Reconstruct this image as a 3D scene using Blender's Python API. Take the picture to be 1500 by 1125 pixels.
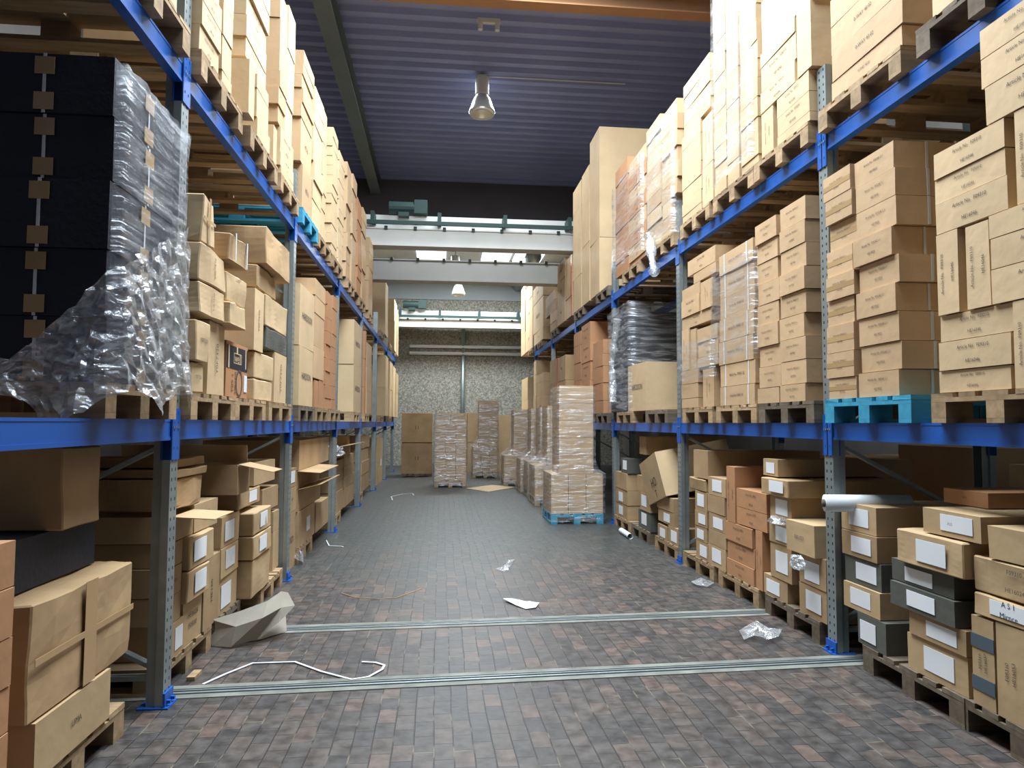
import bpy, bmesh, math, random
from mathutils import Matrix, Vector, noise
for o in list(bpy.data.objects): bpy.data.objects.remove(o)
RN = random.Random(11)
PI = math.pi
scene = bpy.context.scene
COL = scene.collection

# ------------------------------------------------------------------ camera
F, PITCH, YAW, ROLL, EYE = 1025.65, .0556, .1009, .0048, 1.42
FW = Vector((math.sin(YAW)*math.cos(PITCH), math.cos(YAW)*math.cos(PITCH), math.sin(PITCH)))
RT0 = Vector((math.cos(YAW), -math.sin(YAW), 0)); UP0 = RT0.cross(FW)
RT = math.cos(ROLL)*RT0 + math.sin(ROLL)*UP0; UP = -math.sin(ROLL)*RT0 + math.cos(ROLL)*UP0
cd = bpy.data.cameras.new('camera'); cam = bpy.data.objects.new('camera', cd); COL.objects.link(cam)
cd.sensor_width = 36; cd.lens = F/1500*36; cd.clip_start = .05; cd.clip_end = 200
cam.matrix_world = Matrix(((RT.x, UP.x, -FW.x, 0), (RT.y, UP.y, -FW.y, 0), (RT.z, UP.z, -FW.z, EYE), (0, 0, 0, 1)))
scene.camera = cam

# ------------------------------------------------------------------ world, daylight, exposure
scene.view_settings.view_transform = 'Standard'; scene.view_settings.look = 'None'
scene.view_settings.gamma = 1; scene.view_settings.use_curve_mapping = False
scene.view_settings.exposure = 0.0
w = bpy.data.worlds.new('daylight'); scene.world = w; w.use_nodes = True
w.node_tree.nodes['Background'].inputs[0].default_value = (.80, .90, 1, 1)
w.node_tree.nodes['Background'].inputs[1].default_value = .055

def area(name, loc, sx, sy, power, col=(1, 1, 1), rot=(0, 0, 0), spread=None):
    l = bpy.data.lights.new(name, 'AREA'); l.shape = 'RECTANGLE'; l.size = sx; l.size_y = sy
    l.energy = power; l.color = col
    if spread: l.spread = spread
    o = bpy.data.objects.new(name, l); o.location = loc; o.rotation_euler = rot; COL.objects.link(o); return o
area('daylight_from_near_rooflight', (.6, 5.35, 7.2), 2.6, 6.0, 1450, (.82, .92, 1))
area('fill_under_far_roof', (.6, 12.4, 7.2), 2.0, 1.6, 150, (.85, .93, 1))  # fill light added below closed roof sheets, no rooflight opening here
area('daylight_from_end_rooflight', (.7, 20.2, 6.12), 3.2, 1.2, 520, (.85, .94, 1))

# ------------------------------------------------------------------ pixel <-> place helpers (measured positions on real planes)
def ray(px, py): return FW + RT*((px-750)/F) - UP*((py-562.5)/F)
def onX(px, py, X):
    d = ray(px, py); t = X/d.x; return t*d.y, EYE+t*d.z
def onY(px, py, Y):
    d = ray(px, py); t = Y/d.y; return t*d.x, EYE+t*d.z
def onZ(px, py, Z=0.):
    d = ray(px, py); t = (Z-EYE)/d.z; return t*d.x, t*d.y

# ------------------------------------------------------------------ materials
def N(nt, t, **k):
    n = nt.nodes.new(t)
    for a, b in k.items(): setattr(n, a, b)
    return n
def newmat(name, col, rough=.6, metal=0., spec=.3):
    m = bpy.data.materials.new(name); m.use_nodes = True; b = m.node_tree.nodes['Principled BSDF']
    b.inputs['Base Color'].default_value = (*col, 1); b.inputs['Roughness'].default_value = rough
    b.inputs['Metallic'].default_value = metal; b.inputs['Specular IOR Level'].default_value = spec
    return m, m.node_tree, b
def noisy(name, col, rough=.6, metal=0., amt=.12, scale=3., rnd=.10, bump=0., bscale=60., stretch=(1, 1, 1), spec=.3):
    m, nt, b = newmat(name, col, rough, metal, spec)
    tc = N(nt, 'ShaderNodeTexCoord'); mp = N(nt, 'ShaderNodeMapping'); mp.inputs['Scale'].default_value = stretch
    nt.links.new(tc.outputs['Object'], mp.inputs[0])
    oi = N(nt, 'ShaderNodeObjectInfo')
    ad = N(nt, 'ShaderNodeVectorMath', operation='ADD'); mu = N(nt, 'ShaderNodeMath', operation='MULTIPLY'); mu.inputs[1].default_value = 37.
    nt.links.new(oi.outputs['Random'], mu.inputs[0]); nt.links.new(mp.outputs[0], ad.inputs[0]); nt.links.new(mu.outputs[0], ad.inputs[1])
    no = N(nt, 'ShaderNodeTexNoise'); no.inputs['Scale'].default_value = scale; no.inputs['Detail'].default_value = 5
    nt.links.new(ad.outputs[0], no.inputs['Vector'])
    mr = N(nt, 'ShaderNodeMapRange'); mr.inputs[1].default_value = .3; mr.inputs[2].default_value = .7
    mr.inputs[3].default_value = 1-amt; mr.inputs[4].default_value = 1+amt
    nt.links.new(no.outputs['Fac'], mr.inputs[0])
    mr2 = N(nt, 'ShaderNodeMapRange'); mr2.inputs[3].default_value = 1-rnd; mr2.inputs[4].default_value = 1+rnd
    nt.links.new(oi.outputs['Random'], mr2.inputs[0])
    m1 = N(nt, 'ShaderNodeMath', operation='MULTIPLY'); nt.links.new(mr.outputs[0], m1.inputs[0]); nt.links.new(mr2.outputs[0], m1.inputs[1])
    sc = N(nt, 'ShaderNodeVectorMath', operation='SCALE'); sc.inputs[0].default_value = col
    nt.links.new(m1.outputs[0], sc.inputs['Scale']); nt.links.new(sc.outputs[0], b.inputs['Base Color'])
    if bump:
        n2 = N(nt, 'ShaderNodeTexNoise'); n2.inputs['Scale'].default_value = bscale; nt.links.new(ad.outputs[0], n2.inputs['Vector'])
        bp = N(nt, 'ShaderNodeBump'); bp.inputs['Strength'].default_value = bump; bp.inputs['Distance'].default_value = .01
        nt.links.new(n2.outputs['Fac'], bp.inputs['Height']); nt.links.new(bp.outputs[0], b.inputs['Normal'])
    return m
M = {}
M['tan'] = noisy('tan_cardboard', (.50, .335, .19), .75, amt=.07, rnd=.07, bump=.25, bscale=14)
M['floordimtan'] = noisy('dusty_dimmed_cardboard', (.46, .32, .175), .8, amt=.10, rnd=.09, bump=.35, bscale=10)  # older, dirtier floor stock, also darkened to imitate weaker light down there
M['floordimold'] = noisy('dusty_dimmed_brown_cardboard', (.39, .26, .14), .8, amt=.12, rnd=.09, bump=.4, bscale=10)
M['light'] = noisy('pale_cardboard', (.58, .42, .245), .75, amt=.07, rnd=.07, bump=.25, bscale=14)
M['orange'] = noisy('rust_cardboard', (.44, .225, .11), .75, amt=.07, rnd=.06, bump=.25, bscale=14)
M['old'] = noisy('worn_cardboard', (.40, .265, .14), .8, amt=.16, rnd=.10, bump=.6, bscale=7)
M['dark'] = noisy('grey_printed_cardboard', (.10, .10, .085), .7, amt=.12, bump=.3, bscale=14)
M['black'] = noisy('black_dotted_cardboard', (.022, .024, .035), .6, amt=.2, bump=.3, bscale=40)
M['ink'] = newmat('printing_ink', (.075, .06, .055), .8)[0]
M['pen'] = newmat('marker_ink', (.03, .04, .06), .6)[0]
M['red'] = newmat('red_tape', (.50, .02, .03), .4)[0]
M['paper'] = noisy('white_paper', (.74, .76, .78), .7, amt=.03, rnd=.04)
M['tape'] = noisy('brown_tape', (.42, .27, .13), .3, amt=.05, spec=.5)
M['clear_tape'] = newmat('clear_tape', (.55, .52, .46), .22, spec=.6)[0]
M['grey_tape'] = newmat('grey_tape', (.08, .11, .13), .4)[0]
M['strap'] = newmat('white_strap', (.68, .70, .74), .4)[0]
M['wood'] = noisy('pallet_wood', (.33, .225, .125), .85, amt=.25, scale=4, rnd=.22, stretch=(1, 6, 6))
M['oldwood'] = noisy('weathered_pallet_wood', (.15, .115, .08), .9, amt=.25, scale=4, rnd=.2, stretch=(1, 6, 6))
M['bluewood'] = noisy('blue_painted_wood', (.04, .27, .42), .7, amt=.15, scale=5, rnd=.05, stretch=(1, 4, 4))
M['blue'] = noisy('blue_rack_paint', (.010, .095, .40), .38, amt=.07, scale=2, rnd=.04, spec=.5)
M['steel'] = noisy('galvanised_steel', (.33, .38, .38), .42, .65, amt=.12, scale=12, rnd=.04)
M['white_paint'] = noisy('off_white_paint', (.60, .60, .57), .5, amt=.05, scale=1.5, rnd=.02)
M['greenpaint'] = newmat('dark_green_rail', (.022, .05, .045), .5)[0]
M['green'] = noisy('grey_green_steel', (.13, .16, .155), .5, amt=.08, scale=2)
M['core'] = newmat('brown_cardboard_core', (.12, .09, .07), .8)[0]
M['rollfilm'] = newmat('rolled_film', (.66, .70, .72), .25, spec=.6)[0]
M['concrete'] = noisy('painted_concrete', (.16, .15, .14), .9, amt=.15, scale=1.2, rnd=0)
M['upperwall'] = noisy('grey_roof_fascia', (.10, .09, .095), .9, amt=.1, scale=1, rnd=0)
M['palegrey'] = noisy('pale_grey_band', (.36, .38, .39), .8, amt=.05, scale=1, rnd=0)

def mk_ceiling():
    m, nt, b = newmat('dark_roof_sheet', (.095, .085, .125), .55, .1)
    tc = N(nt, 'ShaderNodeTexCoord'); no = N(nt, 'ShaderNodeTexNoise'); no.inputs['Scale'].default_value = .7
    nt.links.new(tc.outputs['Object'], no.inputs['Vector'])
    cr = N(nt, 'ShaderNodeValToRGB'); cr.color_ramp.elements[0].color = (.21, .23, .42, 1); cr.color_ramp.elements[1].color = (.33, .37, .59, 1)
    nt.links.new(no.outputs['Fac'], cr.inputs[0]); nt.links.new(cr.outputs[0], b.inputs['Base Color']); return m
M['ceiling'] = mk_ceiling()

def mk_holes():
    # galvanised upright with two rows of small dark punched holes (5 cm pitch)
    m, nt, b = newmat('perforated_galvanised_steel', (.33, .38, .38), .42, .65)
    tc = N(nt, 'ShaderNodeTexCoord'); sp = N(nt, 'ShaderNodeSeparateXYZ'); nt.links.new(tc.outputs['Object'], sp.inputs[0])
    def math_(op, a, bb=None):
        n = N(nt, 'ShaderNodeMath', operation=op)
        for i, v in enumerate((a, bb)):
            if v is None: continue
            if isinstance(v, (int, float)): n.inputs[i].default_value = v
            else: nt.links.new(v, n.inputs[i])
        return n.outputs[0]
    z = math_('FRACT', math_('MULTIPLY', sp.outputs['Z'], 20.)); zm = math_('LESS_THAN', math_('ABSOLUTE', math_('SUBTRACT', z, .5)), .17)
    y = math_('ABSOLUTE', sp.outputs['Y']); ym = math_('LESS_THAN', math_('ABSOLUTE', math_('SUBTRACT', y, .024)), .006)
    f = math_('MULTIPLY', zm, ym)
    no = N(nt, 'ShaderNodeTexNoise'); no.inputs['Scale'].default_value = 9
    cr = N(nt, 'ShaderNodeValToRGB'); cr.color_ramp.elements[0].color = (.24, .28, .28, 1); cr.color_ramp.elements[1].color = (.40, .45, .46, 1)
    nt.links.new(tc.outputs['Object'], no.inputs['Vector']); nt.links.new(no.outputs['Fac'], cr.inputs[0])
    mx = N(nt, 'ShaderNodeMixRGB'); nt.links.new(f, mx.inputs[0]); nt.links.new(cr.outputs[0], mx.inputs[1]); mx.inputs[2].default_value = (.015, .015, .02, 1)
    nt.links.new(mx.outputs[0], b.inputs['Base Color']); return m
M['holes'] = mk_holes()

def mk_film(name='stretch_film', lo=.07, hi=.5, scale=3.0, st=(.8, .8, 7)):
    m = bpy.data.materials.new(name); m.use_nodes = True; nt = m.node_tree; nt.nodes.clear()
    out = N(nt, 'ShaderNodeOutputMaterial'); tr = N(nt, 'ShaderNodeBsdfTransparent'); tr.inputs[0].default_value = (.96, .97, .98, 1)
    gl = N(nt, 'ShaderNodeBsdfGlossy'); gl.inputs['Color'].default_value = (.92, .95, 1, 1); gl.inputs['Roughness'].default_value = .22
    df = N(nt, 'ShaderNodeBsdfDiffuse'); df.inputs['Color'].default_value = (.72, .74, .76, 1)
    tc = N(nt, 'ShaderNodeTexCoord'); mp = N(nt, 'ShaderNodeMapping'); mp.inputs['Scale'].default_value = st; mp.inputs['Rotation'].default_value = (.35, .25, 0)
    nt.links.new(tc.outputs['Object'], mp.inputs[0])
    no = N(nt, 'ShaderNodeTexNoise'); no.inputs['Scale'].default_value = scale; no.inputs['Detail'].default_value = 7; no.inputs['Distortion'].default_value = 1.2
    nt.links.new(mp.outputs[0], no.inputs['Vector'])
    bp = N(nt, 'ShaderNodeBump'); bp.inputs['Strength'].default_value = .8; bp.inputs['Distance'].default_value = .03
    nt.links.new(no.outputs['Fac'], bp.inputs['Height']); nt.links.new(bp.outputs[0], gl.inputs['Normal'])
    mr = N(nt, 'ShaderNodeMapRange'); mr.inputs[1].default_value = .42; mr.inputs[2].default_value = .75; mr.inputs[3].default_value = lo; mr.inputs[4].default_value = hi
    nt.links.new(no.outputs['Fac'], mr.inputs[0])
    a = N(nt, 'ShaderNodeMixShader'); a.inputs[0].default_value = .45; nt.links.new(gl.outputs[0], a.inputs[1]); nt.links.new(df.outputs[0], a.inputs[2])
    c = N(nt, 'ShaderNodeMixShader'); nt.links.new(mr.outputs[0], c.inputs[0]); nt.links.new(tr.outputs[0], c.inputs[1]); nt.links.new(a.outputs[0], c.inputs[2])
    nt.links.new(c.outputs[0], out.inputs[0]); return m
M['film'] = mk_film()
M['bunch'] = mk_film('bunched_stretch_film', .30, .9, 9, (1, 1, 2))
M['heavyfilm'] = mk_film('many_layers_of_stretch_film', .06, .58, 3.6)

def mk_floor():
    m, nt, b = newmat('wood_block_paving', (.1, .08, .07), .5, spec=.45)
    L = nt.links.new
    tc = N(nt, 'ShaderNodeTexCoord'); mp = N(nt, 'ShaderNodeMapping'); mp.inputs['Rotation'].default_value = (0, 0, PI/2)
    L(tc.outputs['Object'], mp.inputs[0])
    wv = N(nt, 'ShaderNodeTexNoise'); wv.inputs['Scale'].default_value = 1.3; L(tc.outputs['Object'], wv.inputs['Vector'])
    ws = N(nt, 'ShaderNodeVectorMath', operation='SCALE'); ws.inputs['Scale'].default_value = .05; L(wv.outputs['Color'], ws.inputs[0])
    ad = N(nt, 'ShaderNodeVectorMath', operation='ADD'); L(mp.outputs[0], ad.inputs[0]); L(ws.outputs[0], ad.inputs[1])
    br = N(nt, 'ShaderNodeTexBrick'); br.inputs['Scale'].default_value = 1; br.inputs['Brick Width'].default_value = .155; br.inputs['Row Height'].default_value = .088
    br.inputs['Mortar Size'].default_value = .0035; br.inputs['Mortar Smooth'].default_value = .3; br.inputs['Bias'].default_value = 0
    br.inputs['Color1'].default_value = (0, 0, 0, 1); br.inputs['Color2'].default_value = (1, 1, 1, 1); br.inputs['Mortar'].default_value = (.5, .5, .5, 1)
    L(ad.outputs[0], br.inputs['Vector'])
    cr = N(nt, 'ShaderNodeValToRGB'); e = cr.color_ramp.elements
    e[0].color = (.048, .044, .044, 1); e[1].color = (.112, .078, .064, 1)
    x = e.new(.4); x.color = (.064, .057, .053, 1); x = e.new(.8); x.color = (.082, .066, .058, 1)
    L(br.outputs['Color'], cr.inputs[0])
    no = N(nt, 'ShaderNodeTexNoise'); no.inputs['Scale'].default_value = .55; no.inputs['Detail'].default_value = 6; L(tc.outputs['Object'], no.inputs['Vector'])
    n2 = N(nt, 'ShaderNodeTexNoise'); n2.inputs['Scale'].default_value = 14; n2.inputs['Detail'].default_value = 5; L(tc.outputs['Object'], n2.inputs['Vector'])
    mr = N(nt, 'ShaderNodeMapRange'); mr.inputs[1].default_value = .3; mr.inputs[2].default_value = .7; mr.inputs[3].default_value = .55; mr.inputs[4].default_value = 1.5
    L(n2.outputs['Fac'], mr.inputs[0])
    s1 = N(nt, 'ShaderNodeVectorMath', operation='SCALE'); L(cr.outputs[0], s1.inputs[0]); L(mr.outputs[0], s1.inputs['Scale'])
    # grey-green worn dust film in big patches, more of it towards the back
    sp = N(nt, 'ShaderNodeSeparateXYZ'); L(tc.outputs['Object'], sp.inputs[0])
    g = N(nt, 'ShaderNodeMapRange'); g.inputs[1].default_value = 4.5; g.inputs[2].default_value = 9.5; g.inputs[3].default_value = -.35; g.inputs[4].default_value = .35
    L(sp.outputs['Y'], g.inputs[0])
    aa = N(nt, 'ShaderNodeMath', operation='ADD'); L(no.outputs['Fac'], aa.inputs[0]); L(g.outputs[0], aa.inputs[1])
    fr = N(nt, 'ShaderNodeMapRange'); fr.inputs[1].default_value = .35; fr.inputs[2].default_value = .7; fr.inputs[4].default_value = .75; L(aa.outputs[0], fr.inputs[0])
    mx = N(nt, 'ShaderNodeMixRGB'); L(fr.outputs[0], mx.inputs[0]); L(s1.outputs[0], mx.inputs[1]); mx.inputs[2].default_value = (.052, .060, .057, 1)
    # joints: dark, some holding yellow straw
    n3 = N(nt, 'ShaderNodeTexNoise'); n3.inputs['Scale'].default_value = 5; L(tc.outputs['Object'], n3.inputs['Vector'])
    jr = N(nt, 'ShaderNodeValToRGB'); jr.color_ramp.elements[0].position = .56; jr.color_ramp.elements[0].color = (.022, .02, .02, 1)
    jr.color_ramp.elements[1].position = .66; jr.color_ramp.elements[1].color = (.17, .145, .10, 1); L(n3.outputs['Fac'], jr.inputs[0])
    # straw stays in the lengthwise joints
    w2 = N(nt, 'ShaderNodeSeparateXYZ'); L(ad.outputs[0], w2.inputs[0])
    mx2 = N(nt, 'ShaderNodeMixRGB'); L(br.outputs['Fac'], mx2.inputs[0]); L(mx.outputs[0], mx2.inputs[1]); L(jr.outputs[0], mx2.inputs[2])
    L(mx2.outputs[0], b.inputs['Base Color'])
    rr = N(nt, 'ShaderNodeMapRange'); rr.inputs[3].default_value = .30; rr.inputs[4].default_value = .55; L(n2.outputs['Fac'], rr.inputs[0]); L(rr.outputs[0], b.inputs['Roughness'])
    sb = N(nt, 'ShaderNodeMath', operation='SUBTRACT'); L(n2.outputs['Fac'], sb.inputs[0]); L(br.outputs['Fac'], sb.inputs[1])
    bp = N(nt, 'ShaderNodeBump'); bp.inputs['Strength'].default_value = .35; bp.inputs['Distance'].default_value = .008; L(sb.outputs[0], bp.inputs['Height']); L(bp.outputs[0], b.inputs['Normal'])
    return m
M['floor'] = mk_floor()

def mk_pebble():
    m, nt, b = newmat('pebble_dash_wall', (.3, .3, .27), .95)
    tc = N(nt, 'ShaderNodeTexCoord'); vo = N(nt, 'ShaderNodeTexVoronoi'); vo.inputs['Scale'].default_value = 26
    nt.links.new(tc.outputs['Object'], vo.inputs['Vector'])
    cr = N(nt, 'ShaderNodeValToRGB'); e = cr.color_ramp.elements; e[0].color = (.15, .14, .115, 1); e[1].color = (.44, .415, .355, 1)
    x = e.new(.5); x.color = (.27, .26, .22, 1)
    nt.links.new(vo.outputs['Color'], cr.inputs[0]); nt.links.new(cr.outputs[0], b.inputs['Base Color']); return m
M['pebble'] = mk_pebble()

def emit(name, col, s):
    m = bpy.data.materials.new(name); m.use_nodes = True; b = m.node_tree.nodes['Principled BSDF']
    b.inputs['Base Color'].default_value = (.5, .5, .5, 1); b.inputs['Emission Color'].default_value = (*col, 1); b.inputs['Emission Strength'].default_value = s; return m
M['sky'] = emit('bright_skylight_pane', (.85, .95, 1), 1.6)
M['lampglow'] = emit('lamp_glass', (1, .85, .6), .9)

# ------------------------------------------------------------------ mesh helpers
def add_box(bm, x0, x1, y0, y1, z0, z1, jit=0.):
    vs = []
    for x in (x0, x1):
        for y in (y0, y1):
            for z in (z0, z1):
                vs.append(bm.verts.new((x+RN.uniform(-jit, jit), y+RN.uniform(-jit, jit), z+(RN.uniform(-jit, jit) if z == z1 else 0))))
    for f in ((0, 1, 3, 2), (4, 6, 7, 5), (0, 4, 5, 1), (2, 3, 7, 6), (0, 2, 6, 4), (1, 5, 7, 3)):
        bm.faces.new([vs[i] for i in f])
    return vs
def add_bar(bm, a, b, r, w=None, up=Vector((0, 0, 1))):
    a, b = Vector(a), Vector(b); d = (b-a).normalized(); w = w or r
    s = d.cross(up)
    if s.length < 1e-4: s = d.cross(Vector((0, 1, 0)))
    s.normalize(); t = s.cross(d)
    vs = [bm.verts.new(p+s*i*r+t*j*w) for p in (a, b) for i, j in ((-1, -1), (1, -1), (1, 1), (-1, 1))]
    for f in ((0, 3, 2, 1), (4, 5, 6, 7), (0, 1, 5, 4), (1, 2, 6, 5), (2, 3, 7, 6), (3, 0, 4, 7)): bm.faces.new([vs[i] for i in f])
def add_tube(bm, pts, rad, n=10, cap=True):
    pts = [Vector(p) for p in pts]; rings = []
    for i, p in enumerate(pts):
        d = (pts[min(i+1, len(pts)-1)]-pts[max(i-1, 0)]).normalized()
        s = d.cross(Vector((0, 0, 1)))
        if s.length < 1e-3: s = d.cross(Vector((0, 1, 0)))
        s.normalize(); t = s.cross(d); r = rad[i] if isinstance(rad, (list, tuple)) else rad
        rings.append([bm.verts.new(p+s*math.cos(2*PI*k/n)*r+t*math.sin(2*PI*k/n)*r) for k in range(n)])
    for a, b in zip(rings, rings[1:]):
        for k in range(n): bm.faces.new((a[k], a[(k+1) % n], b[(k+1) % n], b[k]))
    if cap: bm.faces.new(rings[0][::-1]); bm.faces.new(rings[-1])
def add_lathe(bm, prof, n=24, cx=0, cy=0):
    rings = [[bm.verts.new((cx+r*math.cos(2*PI*k/n), cy+r*math.sin(2*PI*k/n), z)) for k in range(n)] for r, z in prof]
    for a, b in zip(rings, rings[1:]):
        for k in range(n): bm.faces.new((a[k], a[(k+1) % n], b[(k+1) % n], b[k]))
def mesh(bm, name, m, smooth=False):
    bmesh.ops.recalc_face_normals(bm, faces=bm.faces)
    me = bpy.data.meshes.new(name); bm.to_mesh(me); bm.free()
    if m is not None: me.materials.append(M[m] if isinstance(m, str) else m)
    if smooth:
        for p in me.polygons: p.use_smooth = True
    return me
def link(name, me, parent=None, loc=(0, 0, 0), rot=(0, 0, 0), scale=None):
    o = bpy.data.objects.new(name, me); COL.objects.link(o); o.location = loc; o.rotation_euler = rot
    if scale: o.scale = scale
    if parent: o.parent = parent
    return o
def tag(o, label, cat, group=None, kind=None):
    if label: o['label'] = label
    if cat: o['category'] = cat
    if group: o['group'] = group
    if kind: o['kind'] = kind
    return o
def struct(name, bm, m, label=None, cat=None):
    o = link(name, mesh(bm, name, m)); o['kind'] = 'structure'
    if label: o['label'] = label; o['category'] = cat
    return o
def bxmesh(name, m, *a, **k):
    bm = bmesh.new(); add_box(bm, *a, **k); return mesh(bm, name, m)

# text: one flat mesh per string, centred, about 1 unit cap height
_T = {}
def text_mesh(s, ink='ink'):
    if (s, ink) in _T: return _T[(s, ink)]
    c = bpy.data.curves.new('t', 'FONT'); c.body = s; c.align_x = 'CENTER'; c.align_y = 'CENTER'; c.size = 1; c.space_line = 1.55; c.resolution_u = 2
    o = bpy.data.objects.new('t', c); COL.objects.link(o); bpy.context.view_layer.update()
    me = bpy.data.meshes.new_from_object(o.evaluated_get(bpy.context.evaluated_depsgraph_get()))
    bpy.data.objects.remove(o); me.materials.clear(); me.materials.append(M[ink]); _T[(s, ink)] = me; return me
def face_text(parent, s, size, x, y, z, face, spin=0., ink='ink', name='printing', stretch=1.):
    if '\n' in s:      # one object per printed line
        L = s.split('\n'); h = 1.55*size*.9
        for i, l in enumerate(L):
            if not l: continue
            d = ((len(L)-1)/2-i)*h; yy, zz = y, z
            if abs(spin) > 1: 
                if face == 'L': yy = y-d
                elif face == 'R': yy = y+d
            else: zz = z+d
            face_text(parent, l, size, x, yy, zz, face, spin, ink, name, stretch)
        return
    # face: 'R' faces -X (right-hand racks), 'L' faces +X, 'N' faces the camera (-Y)
    yaw = {'R': -PI/2, 'L': PI/2, 'N': 0}[face]
    mt = Matrix.Translation((x, y, z)) @ Matrix.Rotation(yaw, 4, 'Z') @ Matrix.Rotation(PI/2, 4, 'X') @ Matrix.Rotation(spin, 4, 'Z') @ Matrix.Diagonal((size*stretch, size, size, 1))
    o = bpy.data.objects.new(name, text_mesh(s, ink)); COL.objects.link(o); o.parent = parent; o.matrix_local = mt; return o

# ------------------------------------------------------------------ structure
XL, XR, BAY, Y0L, Y0R = -1.354, 2.448, 2.8, 3.70, 4.18
Z1, Z2, ZTOP = 1.43, 3.285, 7.3
BACKY = 23.5
bm = bmesh.new(); add_box(bm, -4.6, 6.2, -3, BACKY+.3, -.2, 0); fl = struct('floor', bm, 'floor')
bm = bmesh.new(); add_box(bm, -4.8, -4.6, -3, BACKY+.3, 0, 7.6); struct('wall_left', bm, 'concrete')
bm = bmesh.new(); add_box(bm, 6.2, 6.4, -3, BACKY+.3, 0, 7.6); struct('wall_right', bm, 'concrete')
bm = bmesh.new(); add_box(bm, -4.6, 6.2, BACKY, BACKY+.3, 0, 5.55); struct('wall_back', bm, 'pebble')
bm = bmesh.new(); add_box(bm, -4.6, 6.2, BACKY-.04, BACKY+.3, 5.55, 6.5); struct('trim_1', bm, 'palegrey')
# corrugated roof sheets with a rooflight opening over the front of the aisle
def roof(bm, x0, x1, y0, y1):
    y = y0; pts = []
    while y < y1:
        pts += [(y, ZTOP), (y+.12, ZTOP), (y+.145, ZTOP+.075), (y+.275, ZTOP+.075)]; y += .30
    rows = [[bm.verts.new((x, a, b)) for a, b in pts] for x in (x0, x1)]
    for i in range(len(pts)-1): bm.faces.new((rows[0][i], rows[0][i+1], rows[1][i+1], rows[1][i]))
bm = bmesh.new(); roof(bm, -4.7, 6.3, 8.4, 16.9); roof(bm, -4.7, -.8, -3, 8.4); roof(bm, 2.0, 6.3, -3, 8.4); roof(bm, -.8, 2.0, -3, 2.1); struct('ceiling', bm, 'ceiling')
bm = bmesh.new(); add_box(bm, -4.7, 6.3, 16.9, 17.05, 6.35, 7.5); struct('trim_2', bm, 'upperwall')
bm = bmesh.new(); add_box(bm, -4.7, 6.3, 17.05, BACKY+.3, 6.35, 6.5); struct('ceiling.001', bm, 'palegrey')
# rooflight kerb above the opening
bm = bmesh.new()
for a in ((-.86, -.8, 2.2, 8.46), (2.0, 2.06, 2.2, 8.46), (-.86, 2.06, 8.4, 8.46)): add_box(bm, *a, ZTOP-.03, ZTOP+.35)
struct('trim_3', bm, 'palegrey')
# skylight panes seen between the crane girders
for i, (x0, x1) in enumerate(((-.75, .10), (1.15, 2.0), (2.1, 2.95))):
    bm = bmesh.new(); add_box(bm, x0, x1, 19.55, 20.9, 6.30, 6.34); o = struct('window_%d' % (i+1), bm, 'sky')
# steel beams of the roof
def ibeam(name, a, b, h, w, m, axis):
    bm = bmesh.new(); x, y, z = a; L = b
    for u0, u1, v0, v1 in ((-w/2, w/2, 0, .02), (-w/2, w/2, h-.02, h), (-.012, .012, .02, h-.02)):
        if axis == 'Y': add_box(bm, x+u0, x+u1, y, L, z+v0, z+v1)
        else: add_box(bm, x, L, y+u0, y+u1, z+v0, z+v1)
    return link(name, mesh(bm, name, m))
tag(ibeam('roof_beam', (-1.62, -2.9, 6.93), 16.88, .36, .24, 'green', 'Y'), 'long grey green steel beam running under the dark corrugated roof above the left racks', 'roof beam')
tag(ibeam('cross_beam', (-4.55, 9.02, 7.0), 6.15, .28, .2, M['orange'], 'X'), 'reddish brown beam crossing the roof at the very top of the view', 'roof beam')

# rails set in the floor
for (a, b), lab in (((0, 1), 'steel rail groove crossing the floor nearest the camera'), ((2, 3), 'steel rail groove crossing the floor, second from the camera')):
    P = ((248, 1015), (1250, 967), (420, 922), (1110, 897)); p, q = Vector(onZ(*P[a])), Vector(onZ(*P[b])); d = (q-p).normalized()
    p = p - d*(1.0 if a == 0 else 2.2); q = q + d*(1.6 if a == 0 else 2.)
    n = Vector((-d.y, d.x))
    r = tag(link('floor_rail', None), lab, 'rail')
    for nm, lo, hi, zt, mm in (('concrete_strip', -.095, -.045, .004, 'kerb'), ('concrete_strip', .038, .085, .004, 'kerb'), ('rail_head', -.030, -.012, .006, 'steel'), ('rail_head', .008, .02, .006, 'steel'), ('groove', -.045, .038, .002, 'groove')):
        if 'kerb' not in M:
            M['kerb'] = noisy('pale_mortar', (.19, .195, .17), .85, amt=.3, scale=6, rnd=0); M['groove'] = newmat('dark_groove', (.03, .03, .035), .6)[0]
        bm = bmesh.new(); vs = [bm.verts.new((v.x, v.y, z)) for z in (-.01, zt) for v in (p+n*lo, q+n*lo, q+n*hi, p+n*hi)]
        for f in ((0, 1, 2, 3), (4, 7, 6, 5), (0, 4, 5, 1), (1, 5, 6, 2), (2, 6, 7, 3), (3, 7, 4, 0)): bm.faces.new([vs[i] for i in f])
        link(nm, mesh(bm, nm, mm), r)
ORD = ['first', 'second', 'third', 'fourth', 'fifth', 'sixth', 'seventh', 'eighth', 'ninth', 'tenth', 'eleventh', 'twelfth', 'thirteenth', 'fourteenth', 'fifteenth', 'sixteenth']

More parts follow.
